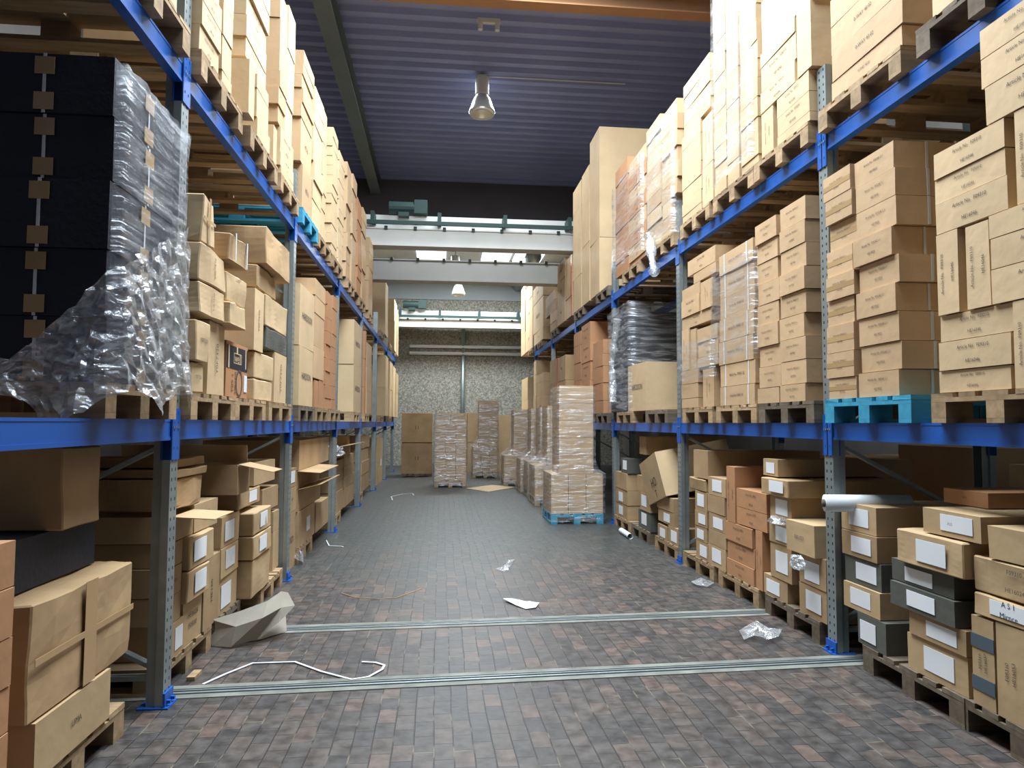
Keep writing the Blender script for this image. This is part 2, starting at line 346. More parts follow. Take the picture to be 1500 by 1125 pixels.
# ------------------------------------------------------------------ racks
def post_mesh(h):
    # open profile: perforated face to the aisle, ribbed flanges running back
    bm = bmesh.new()
    add_box(bm, 0, .004, -.05, .05, 0, h)
    for s in (-1, 1):
        a, b = sorted((s*.046, s*.05)); add_box(bm, .004, .035, a, b, 0, h)
        a, b = sorted((s*.036, s*.050)); add_box(bm, .035, .039, a, b, 0, h)
        a, b = sorted((s*.036, s*.040)); add_box(bm, .039, .085, a, b, 0, h)
    return mesh(bm, 'post', 'holes')
PH = {True: post_mesh(3.75), False: post_mesh(3.75)}
foot_me = bxmesh('foot_plate', 'blue', -.03, .12, -.065, .065, 0, .008)
bm = bmesh.new(); add_box(bm, -.012, -.001, -.056, .056, 0, .075); add_box(bm, -.03, -.012, -.035, -.02, .02, .035); add_box(bm, -.03, -.012, .02, .035, .02, .035); shoe_me = mesh(bm, 'foot_shoe', 'blue')
bm = bmesh.new()
for k in range(7):
    z = .18+k*.6
    if z+.55 > 3.72: break
    a, b = ((.05, 0, z), (1.05, 0, z+.52)) if k % 2 == 0 else ((1.05, 0, z), (.05, 0, z+.52))
    add_bar(bm, a, b, .010, .022, Vector((0, 1, 0)))
add_bar(bm, (.05, 0, .14), (1.05, 0, .14), .012, .022, Vector((0, 1, 0)))
brace_me = mesh(bm, 'bracing', 'steel')
DEPTH = 1.1
def rack_frame(side, i):
    s = 1 if side == 'R' else -1; x = XR if side == 'R' else XL; y = (Y0R if side == 'R' else Y0L)+BAY*i+.05
    sd = 'right' if side == 'R' else 'left'
    t = link('rack_frame', None, None, (x, y, 0), (0, 0, 0 if side == 'R' else PI))
    tag(t, 'galvanised perforated upright frame of the %s racks, %s from the camera' % (sd, ORD[i+1] if i >= 0 else 'nearest'), 'rack frame', 'rack frames')
    if i < 0: t['label'] = 'galvanised upright frame of the %s racks just beside the camera' % sd
    for dx, r in ((0, 0), (DEPTH, PI)):
        link('post', PH[True], t, (dx, 0, 0), (0, 0, r)); link('foot_plate', foot_me, t, (dx, 0, 0), (0, 0, r))
        link('foot_shoe', shoe_me, t, (dx, 0, 0), (0, 0, r))
    link('bracing', brace_me, t)
beam_me = {}
def beam_mesh():
    bm = bmesh.new(); L = BAY-.1
    add_box(bm, .004, .05, 0, L, -.105, 0); add_box(bm, 0, .004, 0, L, -.105, -.088); add_box(bm, .002, .004, 0, L, -.012, 0)
    return mesh(bm, 'rack_beam', 'blue')
beam_me = beam_mesh()
bm = bmesh.new(); add_box(bm, -.007, -.001, -.055, .003, -.205, .055); add_box(bm, -.007, .05, -.003, .0, -.205, .0)
for z in (-.02, -.06, -.15, .03):
    add_box(bm, -.009, -.007, -.03, -.022, z, z+.012)
conn_me = mesh(bm, 'beam_connector', 'blue')
bm = bmesh.new(); add_box(bm, -.010, -.007, -.044, -.034, -.045, -.035); add_box(bm, -.010, -.007, -.022, -.012, -.045, -.035); bolt_me = mesh(bm, 'bolt', 'steel')
def rack_beam(side, i, lev):
    s = 1 if side == 'R' else -1; x = XR if side == 'R' else XL; y = (Y0R if side == 'R' else Y0L)+BAY*i+.1
    z = Z1 if lev == 1 else Z2; L = BAY-.1
    sd = 'right' if side == 'R' else 'left'; lv = 'lower' if lev == 1 else 'upper'
    for back in (0, 1):
        xx = x+s*DEPTH*back
        o = link('rack_beam', beam_me, None, (xx, y, z)); flip = (s == -1) ^ (back == 1)
        if flip: o.rotation_euler = (0, 0, PI); o.location = (xx, y+L, z)
        tag(o, 'blue steel %s beam of the %s racks, %s edge, %s bay from the camera' % (lv, sd, 'wall side' if back else 'aisle', ORD[i+1]), 'rack beam', 'blue rack beams')
        c = link('beam_connector', conn_me, o); link('bolt', bolt_me, c)
        c = link('beam_connector', conn_me, o, (0, L, 0), (0, 0, 0), (1, -1, 1)); link('bolt', bolt_me, c)
for i in range(-1, 7): rack_frame('L', i)
for i in range(-1, 6): rack_frame('R', i)
for i in range(-1, 6):
    rack_beam('L', i, 1); rack_beam('L', i, 2)
    if i < 5: rack_beam('R', i, 1); rack_beam('R', i, 2)

# ------------------------------------------------------------------ pallets
def deck_mesh(m, L=1.2, W=.8):
    bm = bmesh.new(); n = 5
    ws = [.145, .1, .145, .1, .145]; gap = (W-sum(ws))/4; y = -W/2
    for k in range(5):
        add_box(bm, 0, L, y, y+ws[k], .122, .144, .002); y += ws[k]+gap
    for x in (.0, L/2-.07, L-.14): add_box(bm, x, x+.14, -W/2, W/2, .100, .1215)
    return mesh(bm, 'top_deck', m)
PM = {}
for m in ('wood', 'oldwood', 'bluewood'):
    bm = bmesh.new()
    for yy in (-.35, 0, .35):
        for x in (0, .53, 1.06): add_box(bm, x, x+.14, yy-.05, yy+.05, .0225, .0995)
        add_box(bm, 0, 1.2, yy-.05, yy+.05, 0, .022)
    far = bm; b2 = bmesh.new(); 
    dm = deck_mesh(m)
    far.from_mesh(dm)
    PM[m] = (dm, bxmesh('block', m, 0, .14, -.05, .05, .0225, .0995), bxmesh('runner', m, 0, 1.2, -.05, .05, 0, .022), mesh(far, 'pallet', m))
def pallet(x, y, z, m, label, rot=0., group='wooden pallets', simple=False, jit=True):
    if jit: rot += RN.uniform(-.012, .012)
    if simple:
        o = link('pallet', PM[m][3], None, (x, y, z), (0, 0, rot))
    else:
        o = link('pallet', None, None, (x, y, z), (0, 0, rot)); link('top_deck', PM[m][0], o)
        for yy in (-.35, 0, .35):
            link('runner', PM[m][2], o, (0, yy, 0))
            for xx in (0, .53, 1.06): link('block', PM[m][1], o, (xx, yy, 0))
    return tag(o, label, 'pallet', group)

# ------------------------------------------------------------------ cartons
used = {}
CNT = [0]
KW = {'floordimtan': 'tan', 'floordimold': 'brown', 'tan': 'tan', 'light': 'pale tan', 'orange': 'rust brown', 'old': 'worn brown', 'dark': 'grey printed', 'black': 'black'}
def carton_mesh(dx, dy, dz, m, jit, open_top=False):
    bm = bmesh.new(); e = .0015
    e = .0025; vs = add_box(bm, -dx/2+e, dx/2-e, -dy/2+e, dy/2-e, .001, dz-e)
    for v in vs:
        v.co.x += RN.uniform(-jit, jit)*.6; v.co.y += RN.uniform(-jit, jit)*.6
        if v.co.z > dz/2: v.co.z -= abs(RN.uniform(0, jit))*.5
    if open_top:
        tops = [f for f in bm.faces if all(v.co.z > dz/2 for v in f.verts)]
        r = bmesh.ops.inset_region(bm, faces=tops, thickness=.006)
        for v in tops[0].verts: v.co.z = .03
    else:
        if jit > .006:
            bmesh.ops.subdivide_edges(bm, edges=bm.edges, cuts=5, use_grid_fill=True)
            sd = Vector((RN.uniform(0, 50), RN.uniform(0, 50), 0))
            for v in bm.verts:
                q = Vector((v.co.x, v.co.y, v.co.z))*5+sd; w_ = noise.noise_vector(q)
                v.co.x += w_.x*jit*1.1; v.co.y += w_.y*jit*1.1
                if v.co.z > .01: v.co.z -= abs(w_.z)*jit*1.3
        bmesh.ops.bevel(bm, geom=[ed for ed in bm.edges if ed.calc_face_angle(0) > .8], offset=min(.006, dz*.05), segments=1, affect='EDGES')
    return mesh(bm, 'carton', m)
def carton(side, xc, yc, z, dx, dy, dz, m, label, group, jit=.002, yaw=0., text=None, paper=0, tape=None, near=None, spin=0, tsize=None, open_top=False, ts=1., tilt=(0, 0)):
    o = link('carton', carton_mesh(dx, dy, dz, m, jit, open_top), None, (xc, yc, z), (tilt[0], tilt[1], yaw))
    lb = label
    if len(lb.split()) > 16: lb = lb.replace(' the ', ' ')
    if len(lb.split()) > 16: lb = lb.replace(' labelled', '')
    if len(lb.split()) > 16: lb = lb.replace(' worn', '').replace('pale tan', 'tan')
    if len(lb.split()) > 16: print('LONG', lb)
    tag(o, lb, 'carton', group)
    f = {'R': 'R', 'L': 'L', 'C': 'N'}[side]
    if f == 'N': X = 0; fy = -dy/2-.003; W = dx
    else: X = (-dx/2+.0022-jit*.6) if side == 'R' else (dx/2-.0022+jit*.6); fy = 0; W = dy
    if text and paper and len(text) > 4: text = None
    if text:
        n = max(len(l) for l in text.split('\n')); sz = tsize or min(dz*.17, W*1.15/n) if not spin else min(W*.17, dz*1.15/n)
        if f == 'N': face_text(o, text, sz, 0, fy-.001, dz*.5, 'N', spin)
        else: face_text(o, text, sz, X+(-.0015 if side == 'R' else .0015), 0, dz*.5, f, spin, stretch=ts)
    if open_top:
        bm = bmesh.new(); sg = -1 if side == 'R' else 1; L = min(.24, dx*.35)
        add_bar(bm, (sg*dx/2, 0, dz-.004), (sg*(dx/2+L*.95), 0, dz-.004+L*RN.uniform(-.25, .25)), dy/2-.01, .002); link('flap', mesh(bm, 'flap', m), o)
        bm = bmesh.new(); add_bar(bm, (0, dy/2, dz-.004), (0, dy/2-.02, dz+L*.5), dx/2-.02, .002); link('flap', mesh(bm, 'flap', m), o)
    if paper:
        pw = min(.21, W*.55); ph = min(.15, dz*.62); cy = RN.uniform(-.12, .12)*W*(1 if paper == 1 else 2.2); cz = dz*.5+RN.uniform(-.06, .06)*dz
        if f == 'N': p = bxmesh('paper_label', 'paper', -pw/2+cy, pw/2+cy, fy-.001, fy+.0005, cz-ph/2, cz+ph/2)
        else: p = bxmesh('paper_label', 'paper', X-.0015 if side == 'R' else X-.0005, X+.0005 if side == 'R' else X+.0015, cy-pw/2, cy+pw/2, cz-ph/2, cz+ph/2, jit=.0)
        tag(link('paper_label', p, o), 'white paper label', None)
    if tape in ('straps', 'grey') and f != 'N':
        for q in ((-.33, .33) if tape == 'straps' else (.25, .72)):
            bm = bmesh.new()
            if tape == 'straps': add_box(bm, X-.0015, X+.0015, dy*q-.008, dy*q+.008, .004, dz-.004)
            else: add_box(bm, X-.0015, X+.0015, -dy/2, dy/2, dz*q-.03, dz*q+.03)
            link('tape', mesh(bm, 'tape', 'strap' if tape == 'straps' else 'grey_tape'), o)
    elif tape and f != 'N':
        bm = bmesh.new()
        if tape == 'band': add_box(bm, X-.0003, X+.0003, -dy/2+.004, dy/2-.004, dz*.40, dz*.60); mm = 'tape'
        elif tape == 'straps':
            for yy in (-dy*.33, dy*.33): add_box(bm, X-.0015, X+.0015, yy-.008, yy+.008, .004, dz-.004)
            mm = 'strap'
        elif tape == 'grey':
            for zz in (.25, .72): add_box(bm, X-.0015, X+.0015, -dy/2, dy/2, dz*zz-.03, dz*zz+.03)
            mm = 'grey_tape'
        elif tape == 'cross':
            add_box(bm, X-.0008, X+.0008, -dy*.06, dy*.06, .006, dz-.006); add_box(bm, X-.001, X+.001, -dy/2+.01, dy/2-.01, dz*.47, dz*.53); mm = 'tape'
        elif tape == 'red': add_box(bm, X-.0015, X+.0015, -dy/2, -dy/2+.08, .0, dz); mm = 'red'
        if tape in ('band', 'straps', 'grey', 'cross', 'red'): link('tape', mesh(bm, 'tape', mm), o)
    if near and f != 'N':
        # strip of tape down the camera-side face
        bm = bmesh.new(); cn = -.12 if (side == 'R' and dx < .8) else 0; hw = .022 if near != 'thin' else .007; add_box(bm, cn-hw, cn+hw, -dy/2-.003-jit*.4, -dy/2+.001, .003, dz-.003)
        link('tape', mesh(bm, 'tape', 'tape' if near == 'brown' else 'clear_tape'), o)
    return o

PLACED = []
FR = [(XR-.02, XR+1.12, Y0R+BAY*i-.022, Y0R+BAY*i+.122) for i in range(-1, 6)] + [(XL-1.12, XL+.02, Y0L+BAY*i-.022, Y0L+BAY*i+.122) for i in range(-1, 7)]
def fit(x0, x1, y0, y1, z0, z1, snap=True, hint=None):
    """keep a carton clear of the uprights and of what is already stacked, and resting on what is below it"""
    if z0 < 3.72:
        for a, b, c, d in FR:
            if x1 > a and x0 < b and y1 > c and y0 < d:
                if (hint or (y0+y1)/2) > (c+d)/2: y0 = max(y0, d)
                else: y1 = min(y1, c)
    for it in range(3):
        for a, b, c, d, e, f in PLACED:
            ov = (min(x1, b)-max(x0, a), min(y1, d)-max(y0, c), min(z1, f)-max(z0, e))
            if min(ov) <= .003: continue
            if ov[1] < ov[2] or (ov[1] < .3*(y1-y0) and ov[2] > .4*(z1-z0)):
                if (y0+y1) > (c+d): y0 = d+.001
                else: y1 = c-.001
            elif (z0+z1) > (e+f): z0 = f+.0005
            else: z1 = e-.0005
    if snap:
        tops = [f for a, b, c, d, e, f in PLACED if min(x1, b)-max(x0, a) > .05 and min(y1, d)-max(y0, c) > .02 and f < z0+.02]
        sup = max(tops) if tops else None
        if sup is not None and .0 < z0-sup < .20: z0 = sup+.0005
    return x0, x1, y0, y1, z0, z1
PL = {'R': XR-.05, 'L': XL+.05}
SIDE = {'R': 'right', 'L': 'left', 'C': 'centre'}
LV = {0: 'floor level', 1: 'middle shelf', 2: 'top shelf'}
BASE = {0: 0., 1: Z1, 2: Z2}
def rows(a, b, n): return [a+(b-a)*k/n for k in range(n+1)]
def stack(side, lev, ctx, pal, cols, pm='wood', pgap=0., simple=False, plane=None, palx=0.):
    """pal=(y0,y1) or pixel pair; cols: (x_near, x_far, [y pixels at the near edge, bottom first], options)"""
    X = (plane if plane is not None else {'R': 2.45, 'L': -1.42}[side] if lev == 0 else PL[side]); s = 1 if side == 'R' else -1
    base = BASE[lev]; where = '%s %s' % (SIDE[side], LV[lev])
    if pal:
        for a, b, c, d in FR:
            if (lev < 2 or True) and a < X < b+.2 and pal[1] > c and pal[0] < d and a*s > 0:
                if sum(pal)/2 > (c+d)/2: pal = (d, d+.8)
                else: pal = (c-.8, c)
        yc = (pal[0]+pal[1])/2
        px = X-s*palx
        pl = pallet(px if side == 'R' else px, yc, base, pm, '%s wooden pallet under the %s, %s' % ({'wood': 'pale', 'oldwood': 'dark weathered', 'bluewood': 'bright blue'}[pm], ctx, where), 0 if side == 'R' else PI, simple=simple)
        pl.scale = (1, abs(pal[1]-pal[0])/.8, 1) if abs(pal[1]-pal[0]) < .79 else (1, 1, 1)
        PLACED.append((min(X, X+s*1.2), max(X, X+s*1.2), min(pal), max(pal), base, base+.1445)); base += .145
    out = []
    for ci, c in enumerate(cols):
        xn, xf, ys, o = (list(c)+[{}])[:4]; o = dict(o)
        ref = o.pop('ref', xn); off = o.pop('off', 0.); Xp = X - s*off   # off>0: sticks out into the aisle
        if xn is None: ya = o.pop('yn')
        zs = [onX(ref, y, Xp)[1] for y in ys]
        ym = ys[len(ys)//2]
        yn = o.pop('yn', None) or onX(xn, ym, Xp)[0]; yf = onX(xf, ym, Xp)[0]
        if not o.pop('free', False):
            d = base-zs[0]; zs[0] = base
            if len(zs) > 2 and zs[1] < base+.03: zs = [base]+[z+d for z in zs[1:]]
        dep = o.pop('dep', .55); m0 = o.pop('m', 'tan'); k = o.pop('k', None); W = o.pop('w', None); js = o.pop('js', .012)
        txt = o.pop('text', None); pap = o.pop('paper', 0); yw = o.pop('yawj', .008)
        for r in range(len(zs)-1):
            a, b = zs[r], zs[r+1]
            if b-a < .03: continue
            oo = dict(o); jy = RN.uniform(-js, js); jx = RN.uniform(0, js)
            m = m0[r % len(m0)] if isinstance(m0, (list, tuple)) else m0
            if lev == 0: m = {'light': 'floordimtan', 'tan': 'floordimold'}.get(m, m)  # floor level: browner old stock, with dimmer light worked into the colour
            p = pap[r % len(pap)] if isinstance(pap, (list, tuple)) else pap
            t = txt[r % len(txt)] if isinstance(txt, (list, tuple)) else txt
            dy = yf-yn-.004; dzz = b-a
            cy = (yn+yf)/2+jy; cx = Xp+s*(dep/2+jx)
            bx = fit(cx-dep/2, cx+dep/2, cy-dy/2, cy+dy/2, a, b, hint=(sum(pal)/2 if pal else None))
            if bx[3]-bx[2] < .07 or bx[5]-bx[4] < .04: print('SKIP', ctx, ci, r, [round(v, 2) for v in bx]); continue
            PLACED.append(bx); cy = (bx[2]+bx[3])/2; dy = bx[3]-bx[2]-.004; a = bx[4]; dzz = bx[5]-bx[4]
            look = KW[m]
            if p: look += ' labelled'
            if dzz > 1.3*dy: look += ' upright'
            n = len(zs)-1
            if n == 1: pos = ''
            elif r == 0: pos = 'lowest in '
            elif r == n-1: pos = 'topmost in '
            else: pos = '%s up in ' % ORD[r]
            colw = W or (('%s pile' % ORD[ci]) if len(cols) > 1 else 'the pile')
            if pos: lab = '%s carton, %s%s, %s, %s' % (look, pos, colw, ctx, where)
            else: lab = '%s carton, %s, %s, %s' % (look, colw, ctx, where)
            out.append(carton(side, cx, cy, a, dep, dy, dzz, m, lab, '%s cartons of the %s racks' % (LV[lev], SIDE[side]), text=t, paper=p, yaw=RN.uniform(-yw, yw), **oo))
    return out

# ================================================================== RIGHT, MIDDLE SHELF
A1 = 'Article No.  F09310\n\nHE16046'; A2 = 'Article No. F09240 2-1\n\nHE19925'; A3 = 'Article No. F0923\n\nHE160'; A4 = 'Article No. F09051 02'
GEN = 'Article No. F0923'
stack('R', 1, 'nearest pallet', (2.42, 3.22), [
    (1477, 1369, [577, 533, 485, 441], dict(text=A1, js=.02, m='light', dep=.5)),
    (1404, 1370, [450, 332], dict(text=A1, spin=PI/2, free=1, m='light', w='left of the upright pair')),
    (1445, 1408, [441, 320], dict(text=A1, spin=PI/2, free=1, m='light', w='right of the upright pair')),
    (1474, 1366, [297, 254, 212, 168], dict(text=A1, free=1, js=.02, m='light', w='pile above the upright pair', ref=1474)),
    (1610, 1447, [441, 396, 351, 307], dict(text=A1, ref=1447, free=1, m='light', js=.01, w='pile right of the upright pair')),
    (1522, 1479, [582, 441], dict(text=A1, spin=PI/2, m='light', ref=1479, w='upright at the right frame edge, low')),
    (1522, 1479, [306, 165], dict(text=A1, spin=PI/2, m='light', ref=1479, free=1, w='upright at the right frame edge, high')),
    (1580, 1436, [176, 132, 88, 44], dict(text=A1, ref=1436, m='light', free=1, w='pile at the top right')),
    (1600, 1526, [590, 441], dict(text=A1, spin=PI/2, m='light', ref=1526, w='upright just outside the frame edge')),
], 'wood')
stack('R', 1, 'pallet beside the first upright', (3.37, 4.17), [
    (1310, 1250, [585, 542, 501, 458, 417, 376, 334, 291, 250, 209], dict(text=A2, js=.03, near='thin', dep=.62, tape=None, ref=1295)),
    (1249, 1207, [592, 552, 514, 473, 434, 396, 358, 318, 280, 243], dict(text=A2, js=.03, dep=.62, tape='band', ref=1237, jit=.0008)),
], 'bluewood')
stack('R', 1, 'pallet behind the first upright', (4.30, 5.10), [
    (1177, 1139, [593, 560.5, 525, 491, 456.6, 422, 388, 353, 319, 284], dict(text=A2, js=.02, dep=.6)),
    (1138, 1106, [594.5, 566, 533.6, 502.6, 469.5, 438, 405, 373, 343, 312], dict(text=A2, js=.02, dep=.55)),
], 'oldwood')
stack('R', 1, 'film wrapped pallet', (5.13, 5.93), [
    (1103, 1052, [599, 561, 525.6, 488, 451, 416.7, 379, 346], dict(text=A4, js=.015, dep=.9, tape='straps'))])
stack('R', 1, 'pallet beside the second upright', (6.0, 6.8), [
    (1022, 997, [600, 582, 560, 539], dict(text=A3, js=.01)),
    (1045, 1028, [600, 538], dict(text=A1, spin=PI/2, w='upright at the foot')),
    (1050, 1020, [537, 517, 494, 472], dict(text=A3, free=1, w='pile under loose film')),
    (1018, 1010, [538, 480], dict(text=A3, spin=PI/2, free=1, w='slim upright, right one')),
    (1009, 998, [538, 480], dict(text=A3, spin=PI/2, free=1, w='slim upright, left one')),
    (1040, 997, [470, 449], dict(text=A3, free=1, w='flat one over the uprights')),
    (1024, 997, [449, 429, 411], dict(text=A3, free=1, w='pair beside tall upright')),
    (1043, 1025, [449, 405], dict(text=A3, spin=PI/2, free=1, w='tall upright near the top')),
    (1047, 1013, [404, 382], dict(text=A3, free=1, w='askew one near the top', dep=.45)),
    (1047, 1006, [381, 357], dict(text=A3, free=1, w='topmost overhanging one', dep=.5)),
])
# bay 3: crate under film and a big carton
stack('R', 1, 'pallet behind the second upright', (7.25, 8.05), [
    (944, 918, [603, 529], dict(text='HARDISON', m='light', dep=1.0, near='brown', w='big one in front of the black crate'))], 'oldwood')
stack('R', 1, 'black crate pallet', (8.6, 9.45), [
    (911, 893, [598, 530, 455], dict(m='black', dep=1.15))], 'wood')
stack('R', 1, 'third upright pallet', (9.9, 10.7), [
    (883, 868, [605, 586, 560, 535, 517, 496], dict(m='orange', text=A3, dep=1.0, near='thin')),
    (864, 851, [606, 584, 556, 528, 500, 470], dict(m='orange', text=A3, dep=1.0, near='thin')),
    (850, 840, [606, 583, 556, 530, 504, 484], dict(m='orange', text=A3, dep=1.0))], 'oldwood')
stack('R', 1, 'red taped pallet', (11.7, 12.5), [
    (840, 829, [607, 552, 514], dict(m='old', tape='red', dep=.9)), (828, 817, [607, 556, 519], dict(m='old', text='MAX', dep=.9)), (816, 805, [608, 560, 524], dict(m='old', tape='red', dep=.9))], 'oldwood', simple=True)
stack('R', 1, 'far pallet of small cartons', (14.6, 15.4), [
    (805, 797, [609, 586, 562, 545, 530, 512], dict(m='orange', dep=1.0)), (796, 786, [609, 578, 558, 545], dict(m='tan', text='BOX', dep=1.0)), (785, 774, [609, 580, 548, 528], dict(m='light', text='BOX', dep=1.0))], 'oldwood', simple=True)
stack('R', 1, 'farthest pallet', (17.6, 18.4), [
    (773, 764, [610, 585, 552], dict(m='light', dep=1.0))], 'oldwood', simple=True)

# ================================================================== RIGHT, TOP SHELF
stack('R', 2, 'nearest dark pallet', (2.45, 3.25), [
    (1700, 1362, [40, -80, -200], dict(ref=1362, m='light', dep=1.1, w='big pile'))], 'oldwood')
stack('R', 2, 'pallet beside the first upright', (3.38, 4.18), [
    (1318, 1213, [82, 34, -15, -64, -112], dict(m='tan', text='0-WAY 40.02', dep=1.1, js=.012))])
stack('R', 2, 'pallet behind the first upright', (4.32, 5.12), [
    (1190, 1135, [187, 157, 126, 94], dict(text=A1, m='light', js=.012)),
    (1132, 1114, [225, 152], dict(text=A1, spin=PI/2, m='light', w='leaning upright at the far end')),
    (1164, 1112, [115, 85, 45], dict(text=A1, m='light', free=1, w='pile over the leaning upright')),
    (1187, 1165, [93, -5], dict(m='light', free=1, w='tall upright beside the first upright')),
    (1188, 1112, [-6, -50, -95], dict(m='light', free=1, w='pile at the very top')),
    (1164, 1112, [45, 22, -2], dict(m='light', free=1, w='flat pair near the top'))])
stack('R', 2, 'tall film wrapped pallet', (5.14, 5.94), [
    (1108, 1082, [254, 226, 198, 170, 140, 112, 84, 56, 28, 0, -28], dict(text=A3, m='light', dep=.6, js=.01)),
    (1081, 1063, [275, 229, 186, 142, 95, 48, 6, -28], dict(text=A3, spin=PI/2, m='light', js=.008)),
    (1062, 1044, [285, 258, 232, 205, 180, 152, 129, 100, 72, 46, 20, -6, -32], dict(text=A3, m='light', js=.01))])
stack('R', 2, 'pallet beside the second upright', (6.02, 6.82), [
    (1026, 998, [310, 296, 276, 255, 234, 212, 192, 171], dict(text=A3, m='light', js=.006)),
    (1043, 1027, [306, 234], dict(text=A1, spin=PI/2, m='light', w='lower upright')),
    (1043, 1027, [233, 160], dict(text=A1, spin=PI/2, m='light', free=1, w='higher upright')),
    (1039, 1000, [159, 139, 117.5, 95.5, 75], dict(text=A3, m='light', free=1, w='wide pile on top', dep=.6))])
stack('R', 2, 'glossy wrapped pallet', (7.0, 7.8), [
    (991, 968, rows(351, 140, 9), dict(m=['light', 'tan'], text=A3, dep=.6, js=.02)), (967, 946, rows(362, 165, 9), dict(m=['light', 'tan'], text=A3, dep=.6, js=.02))])
stack('R', 2, 'strapped pallet beside the big cartons', (8.3, 9.1), [
    (946, 920, rows(388, 206, 8), dict(m=['orange', 'tan'], text=A3, dep=.8, js=.02)), (919, 901, rows(398, 228, 7), dict(m='orange', text=A3, dep=.8, js=.01))])
stack('R', 2, 'big cartons', (9.9, 10.7), [
    (878, 864, [428, 346.6, 184], dict(m='light', dep=1.15, js=.004)), (863, 852, [434, 352, 240], dict(m='light', dep=1.1, js=.01)),
    (851, 839, [443, 400, 350, 300, 262], dict(m='light', dep=1.1, js=.01))], 'oldwood')
stack('R', 2, 'red marked pallet', (11.7, 12.5), [
    (837, 828, [466, 432, 398, 372], dict(m='tan', tape='red', dep=1., js=.01)), (827, 816, [472, 436, 404, 376], dict(m='tan', text='MAX', dep=1., js=.01))], 'oldwood', simple=True)
stack('R', 2, 'far wrapped pallet', (14.4, 15.2), [
    (814, 799, rows(484, 421, 4), dict(m=['old', 'tan'], dep=1.)),], 'oldwood', simple=True)
stack('R', 2, 'large pale far cartons', (16.6, 17.4), [
    (795, 781, [509, 478, 432, 406], dict(m='light', text='HARDISON', dep=1.1))], simple=True)
stack('R', 2, 'last pallet by the back wall', (18.4, 19.2), [
    (780, 770, [516, 474, 432, 410], dict(m='light', text='BOX', dep=1.1)), (769, 763, [525, 486, 440, 415], dict(m='light', dep=1.1))], simple=True)

# ================================================================== LEFT, MIDDLE SHELF
LB = 'Y0F7320'
stack('L', 1, 'nearest pallet', (2.88, 3.62), [
    (165, 256, [590, 468, 370, 268, 172, 82], dict(m='black', dep=1.15, js=.012, ref=172, w='the black crate pile'))])
bl = [o for o in COL.objects if o.get('label', '').startswith('black') and 'left' in o['label']]
for i, o in enumerate(bl):
    zt = o.dimensions.z if o.dimensions.z else .27
    d = [v.co for v in o.data.vertices]; ymin = min(v.y for v in d); ymax = max(v.y for v in d); xm = max(v.x for v in d); zt = max(v.z for v in d)
    for a in ((.305, .317, ymin-.004, ymin-.001), (xm+.001, xm+.004, .01, .022)):
        bm = bmesh.new(); add_box(bm, a[0], a[1], a[2], a[3], 0, zt); link('strap', mesh(bm, 'strap', 'strap'), o)
    for z0 in (.012, zt-.085):
        for a in ((.275, .35, ymin-.0065, ymin-.0042), (xm+.0042, xm+.0065, -.03, .06)):
            tag(link('tape_patch', bxmesh('tape_patch', 'tape', *a, z0, z0+.07), o), 'square brown tape patch', None)
stack('L', 1, 'pallet behind the first upright', (3.80, 4.58), [
    (262, 298, [582, 523], dict(m='light', text=LB, w='bottom left corner one', jit=.01, tape=None)),
    (308, 332, [584, 468], dict(m='light', text=LB, spin=PI/2, w='upright at the bottom right', jit=.006)),
    (262, 309, [519, 452], dict(m='light', text=LB, free=1, jit=.012, w='dented one with torn edge', off=.02)),
    (264, 290, [450, 317], dict(m='light', text=LB, spin=PI/2, free=1, jit=.008, w='tall one beside the upright', off=0)),
    (291, 331, [458, 407, 349], dict(m='light', text=LB, spin=PI/2, free=1, jit=.012, w='middle pair', off=.03)),
    (266, 320, [308, 247], dict(m='light', tape='cross', free=1, jit=.018, w='slumped one on top', off=.04)),
])
stack('L', 1, 'second pallet', (4.62, 5.40), [
    (334, 366, [589, 497], dict(m='orange', w='one with the dark logo panel', jit=.003)),
    (334, 362, [482, 436], dict(m='light', free=1, jit=.018, w='torn one', off=.06)),
    (334, 363, [435, 393], dict(m='light', free=1, jit=.016, w='crumpled one', off=.04)),
    (340, 366, [386, 337], dict(m='old', free=1, jit=.02, w='tape striped crushed one', tape='straps', off=.06)),
])
stack('L', 1, 'third pallet', (5.50, 6.30), [
    (375, 402, [592, 553, 513], dict(m='light', jit=.008, w='wide pair')), (404, 422, [593, 515], dict(m='light', text=LB, spin=PI/2, w='upright at the far end', jit=.006)),
    (375, 389, [512, 421], dict(m='light', text=LB, spin=PI/2, free=1, w='tall slim one')),
    (391, 423, [514, 477], dict(m='dark', free=1, w='one with grey sides', jit=.01)), (391, 423, [476, 429], dict(m='light', free=1, w='blue streaked one', jit=.01)),
    (380, 408, [420, 384], dict(m='old', free=1, w='half crushed one', jit=.015)), (392, 426, [380, 329], dict(m='old', free=1, dep=.95, jit=.012, w='long one lying on top', off=.04))])
stack('L', 1, 'pallet behind the second upright', (6.62, 7.42), [
    (435, 461, [599, 502, 407], dict(m='light', text='HARDISON', dep=.9, w='big plain pair')),], 'oldwood')
stack('L', 1, 'film wrapped fifth pallet', (7.5, 8.3), [
    (462, 468, [602, 556], dict(m='orange', w='lower left')), (469, 476, [602, 556], dict(m='orange', w='lower right')), (461, 477, [555, 505, 456, 430, 405], dict(m='tan', free=1, dep=.9)),], simple=True)
stack('L', 1, 'sixth pallet of small cartons', (8.45, 9.25), [
    (479, 486, rows(603, 424, 9), dict(m='orange', text='HE16', dep=.6)), (487, 494, rows(604, 430, 9), dict(m='orange', text='HE16', dep=.6))], simple=True)
stack('L', 1, 'seventh pallet', (10.7, 11.5), [
    (519, 530, [607, 533, 466], dict(m='light', text='HARDISON', dep=1.05, w='big pair'))], simple=True)
